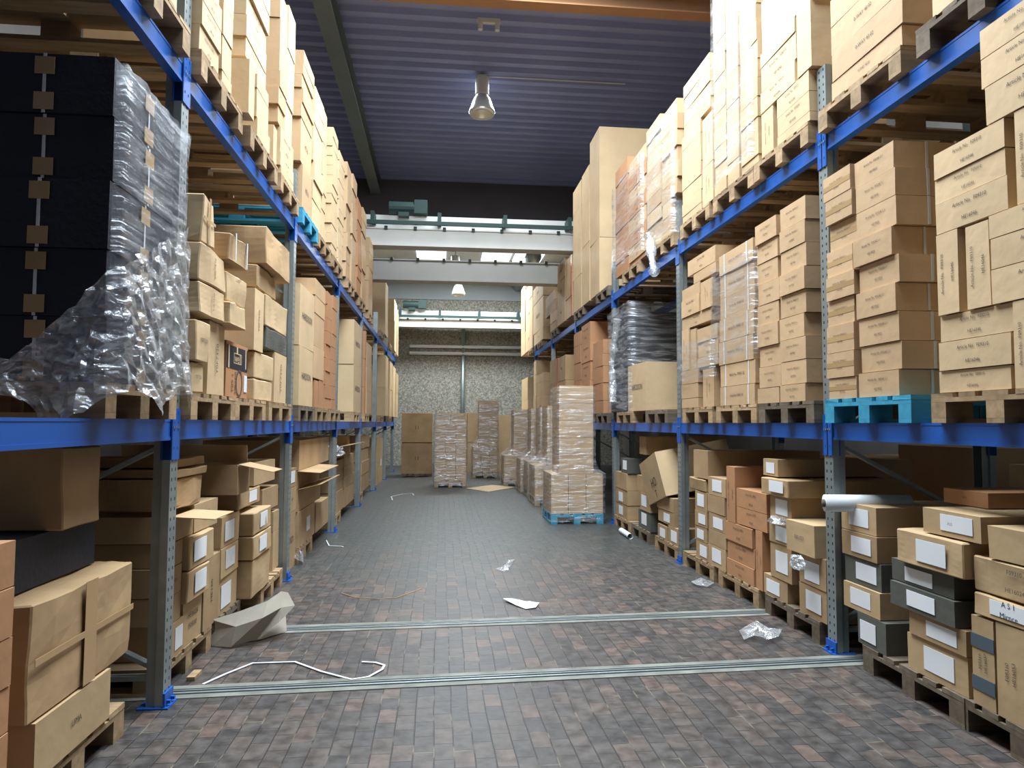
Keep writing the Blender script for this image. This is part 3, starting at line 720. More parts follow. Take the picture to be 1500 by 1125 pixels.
stack('L', 1, 'eighth pallet', (12.0, 12.8), [
    (531, 537, rows(608, 478, 3), dict(m='orange', dep=1.)), (538, 545, rows(608, 500, 3), dict(m='tan', dep=1.))], simple=True)
stack('L', 1, 'ninth pallet', (15.4, 16.2), [
    (565, 570, [612, 567, 519], dict(m='light', dep=1.1)), (571, 575, [612, 570, 528], dict(m='light', dep=1.))], simple=True)
stack('L', 1, 'last pallet', (18.0, 18.8), [
    (576, 580, [612, 575, 535], dict(m='light', dep=1.1)), (580.5, 584, [612, 575, 545], dict(m='light', dep=1.))], simple=True)

# ================================================================== LEFT, TOP SHELF
stack('L', 2, 'nearest pallet', (2.85, 3.65), [
    (120, 268, [-130, -220, -300], dict(m='light', dep=1.1, ref=160))])
stack('L', 2, 'pallet behind the first upright', (3.82, 4.62), [
    (292, 327, [107, 68, 30, -8, -46, -84], dict(m='light', text=A3, js=.015, dep=.6)), (328, 343, [150, 103, 50, 0, -50], dict(m='light', js=.01, dep=.6))])
stack('L', 2, 'second pallet', (4.80, 5.60), [
    (367, 376, [176, 86], dict(m='light', w='tall upright at the near end', off=.04)), (377, 397, [214, 170], dict(m='light', w='low one at the far end')),
    (367, 397, [85, 55, 22, -12, -46, -80], dict(m='light', text=A3, free=1, js=.03, dep=.6, w='leaning pile')), (378, 396, [168, 128, 86], dict(m='light', free=1, w='pair in the middle'))])
stack('L', 2, 'third pallet', (5.70, 6.45), [
    (402, 408, [258, 182], dict(m='light', w='slim upright at the foot')), (412, 432, [265, 242, 221, 182], dict(m='light', text=A3, js=.01)),
    (411, 422, [181, 154, 127, 102, 20, -22], dict(m='tan', free=1, dep=.8, js=.02, w='near tall pile', near='thin')), (423, 434, [190, 150, 112, 70, 30, 0], dict(m='light', free=1, js=.02, w='far tall pile'))])
stack('L', 2, 'blue pallet', (6.62, 7.42), [
    (445, 461, [303, 238, 172, 149, 127, 106, 88, 68], dict(m='tan', dep=.8, js=.02, text='HE16')), (462, 475, rows(322, 120, 7), dict(m='light', js=.02, dep=.6))], 'bluewood')
stack('L', 2, 'fifth pallet', (7.5, 8.3), [
    (463.5, 472, rows(345, 137, 8), dict(m='light', js=.02, dep=.7)), (473, 480, rows(355, 150, 8), dict(m='light', js=.02, dep=.6))], simple=True)
stack('L', 2, 'sixth pallet of flat cartons', (8.5, 9.3), [
    (488, 496, rows(384, 192, 13), dict(m='light', js=.02, dep=.8)), (497, 505, rows(394, 215, 12), dict(m='light', js=.015, dep=.7))], simple=True)
stack('L', 2, 'seventh pallet', (9.8, 10.6), [
    (510, 516, rows(405, 233, 8), dict(m='tan', js=.03, dep=.8)), (517, 523, rows(412, 250, 7), dict(m='tan', js=.02, dep=.8))], simple=True)
stack('L', 2, 'eighth pallet', (11.3, 12.1), [
    (525, 531, rows(424, 284, 8), dict(m='orange', js=.03, dep=.9)), (531.5, 537, rows(432, 300, 7), dict(m='tan', js=.02, dep=.9))], simple=True)
stack('L', 2, 'ninth wrapped pallet', (12.7, 13.5), [
    (541, 547, rows(455, 345, 5), dict(m='tan', js=.01, dep=.9))], simple=True)
stack('L', 2, 'tenth pallet', (15.3, 16.1), [
    (565, 569, [478, 411], dict(m='light', js=0, dep=1.1, off=.02))], simple=True)
stack('L', 2, 'last pallet', (17.6, 18.4), [
    (578, 582, [505, 470, 436], dict(m='light', dep=1.1)), (582.5, 584.5, [517, 485, 455], dict(m='light', dep=1.))], simple=True)

# ================================================================== LEFT, FLOOR LEVEL
stack('L', 0, 'nearest pallet', (1.55, 2.35), [
    (-260, 24, [1150, 1067, 1001, 931, 859, 791], dict(m='orange', ref=22, js=.006, w='pile at left edge'))], plane=-1.30)
stack('L', 0, 'old carton pallet', (2.62, 3.42), [
    (52, 162, [1103, 1062], dict(m='light', dep=.40, w='long flat one at the bottom', text='LIMA', off=.02)),
    (56, 200, [1056, 884], dict(m='old', jit=.012, tape='cross', free=1, dep=.17, w='big battered one', off=.02)),
    ])
G = 'floor level cartons of the left racks'
def box_at(side, x0, x1, y0, y1, z0, z1, m, label, **k):
    x0, x1, y0, y1, z0, z1 = fit(x0, x1, y0, y1, z0, z1); PLACED.append((x0, x1, y0, y1, z0, z1))
    return carton(side, (x0+x1)/2, (y0+y1)/2, z0, x1-x0, y1-y0, z1-z0, m, label, G if side == 'L' else ('floor level cartons of the right racks' if side == 'R' else 'cartons standing in the aisle'), **k)
o = box_at('L', -2.5, -1.55, 2.66, 3.38, .15, .98, 'black', 'black dotted crate with brown tape and white strap behind the battered carton, left floor level')
box_at('L', -2.5, -1.50, 2.98, 3.30, .99, 1.32, 'old', 'brown carton standing on the black crate under the left middle shelf, at the left frame edge', jit=.008)
stack('L', 0, 'pallet behind the first upright', (3.85, 4.65), [
    (249, 270, [958, 917], dict(m='tan', paper=1, dep=.8)), (249, 269, [916, 876, 834, 798], dict(m='tan', free=1, dep=.8, text=[None, 'HE16']))
    , (252, 287, [796, 757], dict(m='light', free=1, dep=.9, open_top=True, w='open one')),
    (271, 297, [941, 883], dict(m='light', text='HE16024\nF09310', jit=.006)), (274, 307, [884, 839], dict(m='light', free=1, paper=1, w='pile under the open box, with torn label', jit=.008, off=.03)), (277, 315, [838, 788], dict(m='light', free=1, paper=1, w='one with large label', jit=.007, off=.03)),
    (288, 322, [769, 739], dict(m='light', free=1, text='F09310 21\nHE16022', w='pale one on top')),
    (257, 302, [737, 702], dict(m='old', free=1, jit=.02, w='ripped one')), (262, 304, [700, 687], dict(m='old', free=1, jit=.01, w='flat one')), (258, 300, [686, 671], dict(m='old', free=1, jit=.01, off=-.04, w='flat one under beam')),
    (299, 323, [905, 806], dict(m='tan', text='HE160', spin=PI/2, w='upright', free=1)), (305, 318, [804, 707], dict(m='tan', spin=PI/2, w='slim tall one above', free=1)),
], 'wood')
stack('L', 0, 'second pallet', (4.70, 5.30), [
    (324, 351, [890, 849, 805, 759], dict(m='light', paper=[1, 1, 1], dep=.7, text=None, js=.015, jit=.005)), (348, 381, [750, 721], dict(m='old', free=1, jit=.012, paper=2, w='sagging one')), (349, 368, [722, 680], dict(m='tan', free=1, dep=.9, open_top=True, w='open one holding plastic', off=.06))], 'oldwood')
stack('L', 0, 'third pallet', (5.60, 6.38), [
    (372, 399, [862, 821, 786, 752], dict(m='light', paper=[0, 1, 1], dep=.8, js=.015, off=.09, jit=.008)), (374, 404, [715, 678], dict(m='light', free=1, w='one beside the open box', dep=.7, jit=.006)), (386, 409, [751, 718], dict(m='tan', free=1, w='small one at the far end')),
    (400.5, 410, [818, 780, 750], dict(m='light', free=1, w='narrow pair', js=.005))], palx=.06)
stack('L', 0, 'pallet of opened boxes', (7.3, 8.1), [
    (437, 462, [779, 750], dict(m='tan', paper=1, dep=1.0)), (463, 482, [772, 740], dict(m='tan', dep=.8)), (437, 470, [748, 717], dict(m='old', free=1, dep=.9, open_top=True, w='lower opened box')),
    (437, 469, [714, 690], dict(m='old', free=1, dep=.9, open_top=True, w='upper opened box')), (440, 484, [683, 645], dict(m='old', free=1, dep=.95, w='large one lying on top'))])
stack('L', 0, 'tall uprights before opened boxes', None, [
    (424, 436, [793, 753, 716, 688], dict(m='tan', paper=[0, 0, 1], text='Y071'))])
stack('L', 0, 'pallet behind the third upright', (9.6, 10.4), [
    (492, 504, rows(738, 676, 4), dict(m='tan', dep=.8, js=.02)), (505, 519, rows(731, 668, 4), dict(m='tan', dep=.8, js=.02)), (493, 514, [674, 655], dict(m='old', free=1, open_top=True, w='opened box full of plastic', dep=.7))])
stack('L', 0, 'pallet behind the fourth upright', (12.4, 13.2), [
    (530, 541, rows(716, 638, 4), dict(m='tan', dep=.9, js=.02))], simple=True)
stack('L', 0, 'tall cartons by the fifth upright', None, [
    (553, 556.5, [702, 643], dict(m='light', dep=.9)), (557, 563, [699, 642], dict(m='light', dep=.9, paper=1))])

# ================================================================== RIGHT, FLOOR LEVEL
stack('R', 0, 'nearest pallet', (2.42, 3.20), [
    (1452, 1417, [1035, 910], dict(m='light', tape='grey', text='F09310\nHE16037', spin=PI/2, w='left upright with grey tape')),
    (1500, 1455, [1064, 925], dict(m='light', text='F09310\nHE16053', spin=PI/2, w='right upright')),
    (1540, 1424, [907, 864], dict(m='light', free=1, ref=1424, w='one with handwritten paper', text=None, paper=1, jit=.008)),
    (1560, 1422, [856, 811], dict(m='light', free=1, ref=1422, w='one over the handwritten paper', text='F09310\n\nHE16024', jit=.008)),
    (1600, 1441, [810, 768], dict(m='light', free=1, ref=1441, w='tilted one on top', text='F09310\n\nHE16024', jit=.006)),
], 'oldwood')
stack('R', 0, 'second pallet', (3.12, 3.92), [
    (1412, 1324, [1003, 963], dict(m='light', text=['HE16037'], paper=2)), (1414, 1330, [960, 925], dict(m='tan', free=1, paper=2, w='one above the lowest')),
    (1396, 1300, [924, 882], dict(m='dark', free=1, paper=1, dep=.6, off=.03, w='grey ended one, lower')), (1396, 1303, [881, 843], dict(m='dark', free=1, paper=1, dep=.6, w='grey one, upper')),
    (1420, 1308, [840, 797], dict(m='light', free=1, paper=1, jit=.008, off=.04, w='wide one')), (1437, 1350, [793, 757], dict(m='light', free=1, paper=1, text='ASS', w='one marked by pen')),
    (1445, 1378, [756, 722], dict(m='orange', free=1, off=-.25, text='HE16', w='rust one on top'))
], 'oldwood')
stack('R', 0, 'pile behind the first upright', None, [
    (1299, 1256, [962, 915], dict(m='dark', paper=1, free=1)), (1283, 1230, [912, 868, 827, 788, 745], dict(m=['light', 'dark', 'tan', 'light'], paper=1, free=1, dep=.7, js=.03))])
stack('R', 0, 'pallet before the first upright', (4.38, 5.15), [
    (1213, 1168, [925, 870, 822], dict(m='tan', paper=1, jit=.004)),
    (1190, 1149, [818, 770], dict(m='light', text='RIE1023', free=1, dep=.6, off=.05, w='bulging one under black plastic', jit=.006)),
    (1152, 1117, [900, 854], dict(m='tan', paper=1, w='low one beside rust pile')), (1158, 1126, [852, 803, 768, 730], dict(m='tan', free=1, paper=1, w='labelled middle pile')),
    (1152, 1112, [729, 703], dict(m='old', free=1, paper=1, dep=.9, jit=.012, off=.05, w='wrapped long one')), (1137, 1115, [702, 673], dict(m='light', free=1, paper=1, dep=1.05, w='long one on top')),
], 'oldwood')
stack('R', 0, 'rust carton pallet', (5.25, 6.05), [
    (1103, 1063, [863, 834, 805, 776], dict(m='orange', text=A3)), (1124, 1104.5, [871, 782], dict(m='orange', text=A3, spin=PI/2)), (1122, 1077, [781, 754, 724], dict(m='orange', text=A3, free=1)),
    (1076, 1063, [775, 684], dict(m='orange', text=A3, spin=PI/2, free=1))], 'wood')
stack('R', 0, 'pallet behind the second upright', (6.15, 6.95), [
    (1062, 1036, [838, 806, 783, 757, 730, 702], dict(m='tan', paper=[1, 0, 1, 0, 1])), (1035, 1017, [818, 797, 775, 752, 722], dict(m='tan', paper=[1, 1, 1, 1, 0])),
    (1033, 1009, [721, 702], dict(m='old', free=1, dep=.8, w='taped bundle', jit=.01)), (1035, 1014, [697, 660], dict(m='tan', free=1, dep=1.1, w='long one lying on the bundle'))])
stack('R', 0, 'pallet before the second upright', (7.1, 7.9), [
    (996, 977, [800, 777], dict(m='tan', paper=1)), (976, 962, [792, 772], dict(m='tan', paper=1)), (986, 962, [771, 752, 731], dict(m='tan', free=1, paper=[1, 0]))], 'wood')
stack('R', 0, 'pallet under the tilted carton', (8.1, 8.9), [
    (952, 934, [780, 752], dict(m='dark', paper=1)), (952, 937, [751, 725], dict(m='tan', free=1, paper=1, dep=.5)), (951, 932, [724, 700], dict(m='old', free=1))], 'oldwood')
stack('R', 0, 'pallet beside the third upright', (9.35, 10.15), [
    (918, 901, [762, 741, 719, 694], dict(m=['tan', 'tan', 'old'], paper=[1, 1, 0], dep=.7)), (918, 908, [693, 672], dict(m='dark', free=1, paper=1))], 'wood')
box_at('R', 2.55, 3.6, 8.55, 8.85, 1.03, 1.26, 'old', 'long brown carton lying level under the beam between second and third right uprights')
o = box_at('R', 2.42, 3.25, 7.35, 8.1, .78, 1.12, 'light', 'big tilted pale carton printed HO beside the second right upright', tilt=(-.25, -.18))
face_text(o, 'HO', .15, -.418, -.05, .20, 'R'); face_text(o, 'T', .12, -.418, -.05, .07, 'R')
# low stacks standing deeper in the racks, seen through the gaps
for k, (x0, x1, y0, y1, z0, z1, m) in enumerate(((4.0, 5.0, 2.6, 3.5, 0, 1.3, 'old'), (4.0, 4.9, 3.7, 4.6, 0, 1.15, 'old'), (4.0, 5.0, 4.9, 5.8, 0, 1.25, 'tan'), (4.0, 5.0, 6.4, 7.3, 0, 1.1, 'old'))):
    box_at('R', x0, x1, y0, y1, z0, z1, m, 'large shadowed carton standing behind the right racks, %s from the camera' % ORD[k])
for k, (x0, x1, y0, y1, z0, z1, m) in enumerate(((-3.9, -2.9, 3.8, 4.7, 0, 1.1, 'old'), (-3.9, -2.9, 5.2, 6.2, 0, 1.2, 'old'), (-3.9, -2.9, 7.0, 8.0, 0, 1.0, 'old'))):
    box_at('L', x0, x1, y0, y1, z0, z1, m, 'large shadowed carton standing behind the left racks, %s from the camera' % ORD[k])

# ------------------------------------------------------------------ stretch film
def film(name, label, prof, m='film', n=10, amp=.012, close_top=True, group=None, cat='stretch film'):
    """prof: list of (z, x0, x1, y0, y1); wrinkled sleeve around a load"""
    bm = bmesh.new(); rings = []
    for z, x0, x1, y0, y1 in prof:
        pts = []
        for k in range(n): pts.append((x0+(x1-x0)*k/n, y0))
        for k in range(n): pts.append((x1, y0+(y1-y0)*k/n))
        for k in range(n): pts.append((x1-(x1-x0)*k/n, y1))
        for k in range(n): pts.append((x0, y1-(y1-y0)*k/n))
        cx, cy = (x0+x1)/2, (y0+y1)/2
        rings.append([bm.verts.new((x+math.copysign(abs(RN.uniform(0, amp)), x-cx), y+math.copysign(abs(RN.uniform(0, amp)), y-cy), z+RN.uniform(-.01, .01))) for x, y in pts])
    q = 4*n
    if name == 'stretch_film' and n == 12: bm.faces.new(rings[-1])
    for a, b in zip(rings, rings[1:]):
        for k in range(q): bm.faces.new((a[k], a[(k+1) % q], b[(k+1) % q], b[k]))
    o = link(name, mesh(bm, name, m, True)); return tag(o, label, cat, group)
def sleeve(z0, z1, x0, x1, y0, y1, k=8):
    return [(z0+(z1-z0)*i/k, x0, x1, y0, y1) for i in range(k+1)]
film('stretch_film', 'clear stretch film wrapped around the black crates on the left middle shelf', sleeve(1.60, 2.86, -2.47, XL+.075, 2.90, 3.595), n=12, close_top=True)
film('stretch_film', 'clear film round the strapped carton pile, right middle shelf behind the first uprights', sleeve(1.95, 2.78, XR-.07, 3.32, 5.13, 5.95))
film('stretch_film', 'loose clear film over small cartons beside the second right upright, middle shelf', sleeve(1.84, 2.2, XR-.08, 3.02, 5.96, 6.82))
film('stretch_film', 'clear film around the tall pallet on the right top shelf between the first two uprights', sleeve(3.5, 5.6, XR-.08, 3.08, 5.12, 5.86), m='film')
film('stretch_film', 'glossy film around the pallet just past the second upright, right top shelf', sleeve(3.42, 4.72, XR-.08, 3.1, 6.98, 7.84))
film('stretch_film', 'film around the strapped pallet beside the big cartons, right top shelf', sleeve(3.5, 4.7, XR-.08, 3.3, 8.1, 9.5))
film('stretch_film', 'film around the black crate beside the third right upright, middle shelf', sleeve(1.58, 2.98, XR-.08, 3.62, 8.68, 9.78))

# ------------------------------------------------------------------ wrapped pallets standing in the aisle
def floor_load(ctx, x0, y0, W, D, zs_low, nlow, tower, pm='wood', text=False, m='tan', filmm='heavyfilm'):
    """wide lower block of cartons (nlow columns) with a narrower tower of cartons on top"""
    G2 = 'cartons of the wrapped pallets in the aisle'
    p = pallet(x0+W/2, y0, 0, pm, '%s pallet under the %s' % ({'wood': 'pale wooden', 'oldwood': 'weathered', 'bluewood': 'bright blue'}[pm], ctx), PI/2, simple=False, jit=False)
    p.scale = (D/1.2, W/.8, 1)
    z = .145
    for r, h in enumerate(zs_low):
        for c in range(nlow):
            w = W/nlow
            carton('C', x0+w*(c+.5), y0+D/2, z, w-.004, D-.01, h, m, 'tan carton, %s row, %s from left, %s' % (['bottom', 'second', 'third', 'fourth', 'fifth', 'sixth', 'seventh', 'eighth'][r], ORD[c], ctx), G2, text=None)
        z += h
    zl = z
    tx0, tx1, hs, tn = tower
    for r, h in enumerate(hs):
        for c in range(tn):
            w = (tx1-tx0)/tn
            carton('C', tx0+w*(c+.5), y0+D*.42, z, w-.004, D*.8, h, m, 'tan carton, %s of the narrow tower, %s' % ((ORD[r]+' layer') + (' %s' % ('left', 'right')[c] if tn == 2 else ''), ctx), G2)
        z += h
    e = .014
    prof = sleeve(.03, zl, x0-e, x0+W+e, y0-e, y0+D+e, 6)
    if hs:
        prof += [(zl+.07, tx0-(tx0-x0)*.55-e, tx1+e+(x0+W-tx1)*.3, y0-e, y0+D*.9)]
        prof += sleeve(zl+.2, z-.02, tx0-e, tx1+e, y0-e+.02, y0+D*.84, 7)
    film('stretch_film', 'crinkled clear film wrapped around the %s' % ctx, prof, filmm, 10, .02)
def on_floor(px, py): return onZ(px, py, 0)
x0, y0 = on_floor(807, 768); x1, _ = onY(884, 765, y0)
tx0 = onY(819, 650, y0)[0]; tx1 = onY(870, 650, y0)[0]
floor_load('nearest wrapped pallet at right of the aisle', x0, y0, x1-x0, .8, [.28, .28], 3, (tx0, tx1, [.255, .255, .245, .25, .25], 1), 'bluewood')
x0, y0 = on_floor(636, 714); x1 = onY(683, 700, y0)[0]
floor_load('wrapped pallet in the middle of the aisle end', x0, y0, x1-x0, .85, [.21]*6, 3, (x0+.03, x1-.05, [.2], 2), 'wood')
x0, y0 = on_floor(692, 700); x1 = onY(729, 700, y0)[0]; tx0 = onY(701, 640, y0)[0]
floor_load('third wrapped pallet at the aisle end', x0, y0, x1-x0, .7, [.22, .22, .22], 3, (tx0, x1, [.24, .24, .24, .24, .24], 1), 'wood')
for px, py, px1, wtower, nm in ((738, 712, 762, 745, 'fourth'), (762, 722, 780, 767, 'fifth'), (774, 730, 793, 781, 'sixth'), (783, 741, 805, 790, 'seventh')):
    x0, y0 = on_floor(px, py); x1 = x0+.78; tx0 = x0+.22
    floor_load('%s wrapped pallet in the row along the right racks' % nm, x0, y0, .78, .8, [.27, .27], 2, (tx0, x1-.02, [.26]*4, 1), 'wood')
# big plain cartons by the back wall
x0, y0 = on_floor(587, 698); x1 = onY(633, 690, y0)[0]
for r, (a, b) in enumerate(((.0, .82), (.83, 1.62))):
    carton('C', (x0+x1)/2, y0+.35, a+.06, x1-x0, .7, b-a, 'old', 'large brown carton at the left of the aisle end, %s of the pair' % ('lower', 'upper')[r], 'large cartons at the aisle end', text='I I', jit=.008)
pallet((x0+x1)/2, y0+.0, -.085, 'oldwood', 'dark low pallet under the pair of large brown cartons', PI/2, simple=True, jit=False)
x0, y0 = -.05, 20.6
for r, (xa, xb, a, b) in enumerate(((-.1, .75, 0, .85), (.76, 1.35, 0, .85), (-.1, .75, .86, 1.7), (1.5, 2.2, 0, 1.65), (.76, 1.35, .86, 1.7))):
    carton('C', (xa+xb)/2, y0, a, xb-xa, .6, b-a, 'light', 'plain pale carton by the back wall behind the wrapped pallets, %s' % ('lower left', 'lower middle', 'upper left', 'tall right', 'upper middle')[r], 'pale cartons by the back wall')

# ------------------------------------------------------------------ crane girders, lamps
def girder(name, label, y, z0, z1, rail):
    t = tag(link(name, None, None, (0, y, 0)), label, 'crane girder', 'crane girders')
    bm = bmesh.new(); add_box(bm, -4.6, 6.2, -.14, .14, z0, z1); add_box(bm, -4.6, 6.2, -.17, .17, z1, z1+.02); add_box(bm, -4.6, 6.2, -.17, .17, z0-.02, z0); link('girder', mesh(bm, 'girder', 'white_paint'), t)
    bm = bmesh.new()
    add_box(bm, 0, .06, -.19, -.14, z1-.01, z1+.05); me = mesh(bm, 'clamp', 'greenpaint')
    for k in range(20): link('clamp', me, t, (-4.4+k*.55, 0, 0))
    if rail:
        bm = bmesh.new(); add_box(bm, -4.6, 6.2, -.30, -.24, z1+.06, z1+.13); tag(link('cable_rail', mesh(bm, 'cable_rail', 'greenpaint'), t), 'dark green cable rail', None)
        bm = bmesh.new(); add_box(bm, -4.6, 6.2, .10, .35, z1+.02, z1+.34); link('walkway', mesh(bm, 'walkway', 'white_paint'), t)
        bm = bmesh.new()
        add_box(bm, 0, .07, -.3, .1, z1+.13, z1+.30); me = mesh(bm, 'cable_hanger', 'greenpaint')
        for k in range(6): link('cable_hanger', me, t, (-2.6+k*1.25, 0, 0))
girder('overhead_girder', 'white crane girder with dark cable rail, nearer one over the aisle', 13.4, 4.78, 5.08, True)
girder('overhead_girder', 'plain white crane girder, second one over the aisle', 15.0, 4.45, 4.86, False)
girder('overhead_girder', 'farthest white crane girder close to the pebble wall', 22.3, 4.45, 4.66, True)
def hoist(x, y, z, label):
    t = tag(link('hoist_motor', None, None, (x, y, z)), label, 'hoist')
    bm = bmesh.new(); add_tube(bm, [(-.28, 0, .12), (.2, 0, .12)], .12, 14); link('motor_drum', mesh(bm, 'motor_drum', 'greenpaint'), t)
    bm = bmesh.new(); add_box(bm, .2, .45, -.12, .12, 0, .26); add_box(bm, -.1, .1, -.1, .1, -.06, .02); link('gear_box', mesh(bm, 'gear_box', 'greenpaint'), t)
hoist(-.95, 22.3, 5.04, 'dark green hoist motor on the farthest crane girder at left')
hoist(-.75, 13.45, 5.43, 'dark hoist motor on the nearer crane girder below the roof')
lamp_prof = [(.02, .60), (.108, .60), (.115, .58), (.115, .30), (.10, .285), (.10, .275), (.135, .23), (.165, .16), (.188, .08), (.215, .02), (.222, -.01), (.20, -.055)]
def lamp(x, y, z, label, cond=False):
    t = tag(link('high_bay_lamp', None, None, (x, y, z)), label, 'lamp', 'high bay lamps')
    bm = bmesh.new(); add_lathe(bm, [(.001, .60)]+lamp_prof[:5]); link('lamp_housing', mesh(bm, 'lamp_housing', 'white_paint', False), t)
    bm = bmesh.new(); add_lathe(bm, lamp_prof[4:]+[(.193, -.05), (.208, -.008), (.18, .07), (.13, .2), (.08, .255), (.001, .26)]); tag(link('reflector', mesh(bm, 'reflector', M['refl'], True), t), 'pale glassy reflector bowl', None)
    bm = bmesh.new(); add_lathe(bm, [(.001, .04), (.03, .05), (.045, .10), (.045, .17), (.03, .23), (.001, .24)], 16); link('bulb', mesh(bm, 'bulb', 'lampglow', True), t)
    bm = bmesh.new(); add_tube(bm, [(0, 0, .6), (0, 0, ZTOP-z if ZTOP-z < 3 else .9)], .015); link('hanging_rod', mesh(bm, 'hanging_rod', 'steel'), t)
M['refl'] = newmat('reflector_metal', (.75, .74, .68), .25, .6)[0]
lamp(.634, 11.5, 6.64, 'white bell shaped high bay lamp hanging alone under the dark roof')
lamp(.35, 19.2, 5.42, 'small bell lamp seen between the two big crane girders')
lamp(.5, 21.5, 5.40, 'lamp below the second crane girder against the fascia')
bm = bmesh.new(); add_tube(bm, [(.70, 11.5, 7.26), (3.1, 11.5, 7.26)], .012, 6); tag(link('conduit', mesh(bm, 'conduit', 'white_paint')), 'thin pale conduit running along the roof from the hanging lamp', 'conduit')
bm = bmesh.new(); add_tube(bm, [(2.55, 19.3, 6.1), (2.55, 23.4, 6.1)], .22, 20); tag(link('ventilation_duct', mesh(bm, 'ventilation_duct', 'steel', True)), 'shiny round ventilation duct beside the far skylights', 'duct')
# emergency fitting at the top of the view
t = tag(link('ceiling_fitting', None, None, (.62, 9.62, 7.08)), 'small pale twin light fitting on the roof at the top of the view', 'light fitting')
bm = bmesh.new(); add_box(bm, -.16, .16, -.03, .03, .0, .06); link('bracket', mesh(bm, 'bracket', 'white_paint'), t)
for s in (-1, 1):
    bm = bmesh.new(); add_tube(bm, [(s*.12, 0, .0), (s*.12, 0, -.10)], .035, 12); link('spot', mesh(bm, 'spot', 'white_paint'), t)
# fluorescent tubes and pipe on the back wall
for z, y in ((3.62, 507), (3.4, 517)):
    a = onY(600, y, BACKY-.12); b = onY(790, y+1, BACKY-.12)
    t = tag(link('wall_light_strip', None), 'long white tube fixed across the pebble wall, %s of the two' % ('upper' if y < 510 else 'lower'), 'wall tube')
    bm = bmesh.new(); add_tube(bm, [(a[0], BACKY-.12, a[1]), (b[0]+1, BACKY-.12, a[1])], .055, 10); link('tube', mesh(bm, 'tube', 'paper'), t)
    bm = bmesh.new()
    for k in range(5): add_box(bm, a[0]+.2+k*1.1, a[0]+.24+k*1.1, BACKY-.12, BACKY, a[1]-.02, a[1]+.02)
    link('clip', mesh(bm, 'clip', 'steel'), t)
bm = bmesh.new(); px = onY(678, 560, BACKY-.1)[0]; add_tube(bm, [(px, BACKY-.1, 0), (px, BACKY-.1, 4.6)], .07, 12); tag(link('wall_pipe', mesh(bm, 'wall_pipe', 'steel', True)), 'vertical grey pipe running up the pebble wall', 'pipe')

# ------------------------------------------------------------------ loose things
def roll(label, a, b, r, m='rollfilm'):
    t = tag(link('film_roll', None, None, a), label, 'film roll'); v = Vector(b)-Vector(a); d = v.normalized()
    bm = bmesh.new(); add_tube(bm, [(0, 0, 0), tuple(v)], r, 28); link('roll', mesh(bm, 'roll', m, True), t)
    bm = bmesh.new(); add_tube(bm, [tuple(-d*.012), tuple(v+d*.012)], r*.45, 20); link('core', mesh(bm, 'core', 'core', True), t)
ra = onX(1208, 737, XR-.12); roll('white roll of stretch film lying on the labelled cartons behind the first right upright', (XR-.12, ra[0], ra[1]), (XR+.36, ra[0]-.10, ra[1]+.005), .052)
a = on_floor(910, 781); b = on_floor(920, 790)
bm = bmesh.new(); add_tube(bm, [(a[0], a[1], .035), (b[0]+.03, b[1], .035)], .035, 16, False); tag(link('cardboard_tube', mesh(bm, 'cardboard_tube', 'paper', True)), 'short white tube lying on the floor before the third right upright', 'tube')

# folded sheet of board on the floor at left
def sheet_mesh(name, cols, m, thick=.004):
    bm = bmesh.new(); g = [[bm.verts.new(p) for p in c] for c in cols]
    for i in range(len(g)-1):
        for j in range(len(g[0])-1): bm.faces.new((g[i][j], g[i+1][j], g[i+1][j+1], g[i][j+1]))
    r = bmesh.ops.solidify(bm, geom=bm.faces[:], thickness=thick); return mesh(bm, name, m, False)
c0 = on_floor(300, 945); 
def P(px, py, z): x, y = onZ(px, py, z); return (x, y, z)
rowsA = [P(310, 946, .008), P(304, 920, .10), P(310, 908, .16)]
rowsB = [P(338, 948, .012), P(345, 918, .13), P(352, 895, .20)]
rowsC = [P(376, 936, .03), P(385, 905, .17), P(392, 880, .23)]
rowsD = [P(408, 912, .12), P(412, 890, .20), P(412, 866, .26)]
rowsE = [P(420, 900, .16), P(432, 887, .20), P(422, 868, .25)]
M['board'] = noisy('grey_board', (.47, .43, .36), .85, amt=.12, scale=3)
tag(link('folded_board', sheet_mesh('folded_board', [rowsA, rowsB, rowsC, rowsD, rowsE], 'board')), 'crumpled grey beige sheet of board lying on the floor at left', 'board')
cols = [[P(325, 944, .006), P(350, 925, .006)], [P(380, 937, .006), P(400, 905, .008)], [P(420, 925, .006), P(418, 893, .06)]]
tag(link('board_flap', sheet_mesh('board_flap', cols, 'board')), 'flat lower piece of board under the crumpled grey sheet', 'board')
def ribbon(label, pts, w, m, name='plastic_strap', z=.008, cat='strap'):
    bm = bmesh.new(); P3 = [Vector((*on_floor(*p), z)) for p in pts]
    L = []
    for i, p in enumerate(P3):
        d = (P3[min(i+1, len(P3)-1)]-P3[max(0, i-1)]).normalized(); n = Vector((-d.y, d.x, 0))*w/2
        L.append([bm.verts.new(p+n), bm.verts.new(p-n), bm.verts.new(p-n-Vector((0, 0, .004))), bm.verts.new(p+n-Vector((0, 0, .004)))])
    for a, b in zip(L, L[1:]):
        for k in range(4): bm.faces.new((a[k], a[(k+1) % 4], b[(k+1) % 4], b[k]))
    bm.faces.new(L[0]); bm.faces.new(L[-1][::-1])
    return tag(link(name, mesh(bm, name, m)), label, cat)
ribbon('long white plastic strap kinked across the floor by the near rail', [(297, 1004), (330, 989), (370, 973), (400, 972), (432, 971), (470, 985), (515, 997), (540, 993), (560, 982), (563, 976), (550, 972), (530, 971)], .015, 'strap')
ribbon('thin yellowish strip lying on the floor mid aisle', [(500, 870), (520, 876), (552, 878), (580, 877), (605, 868), (618, 863)], .006, 'tape', name='straw_strip')
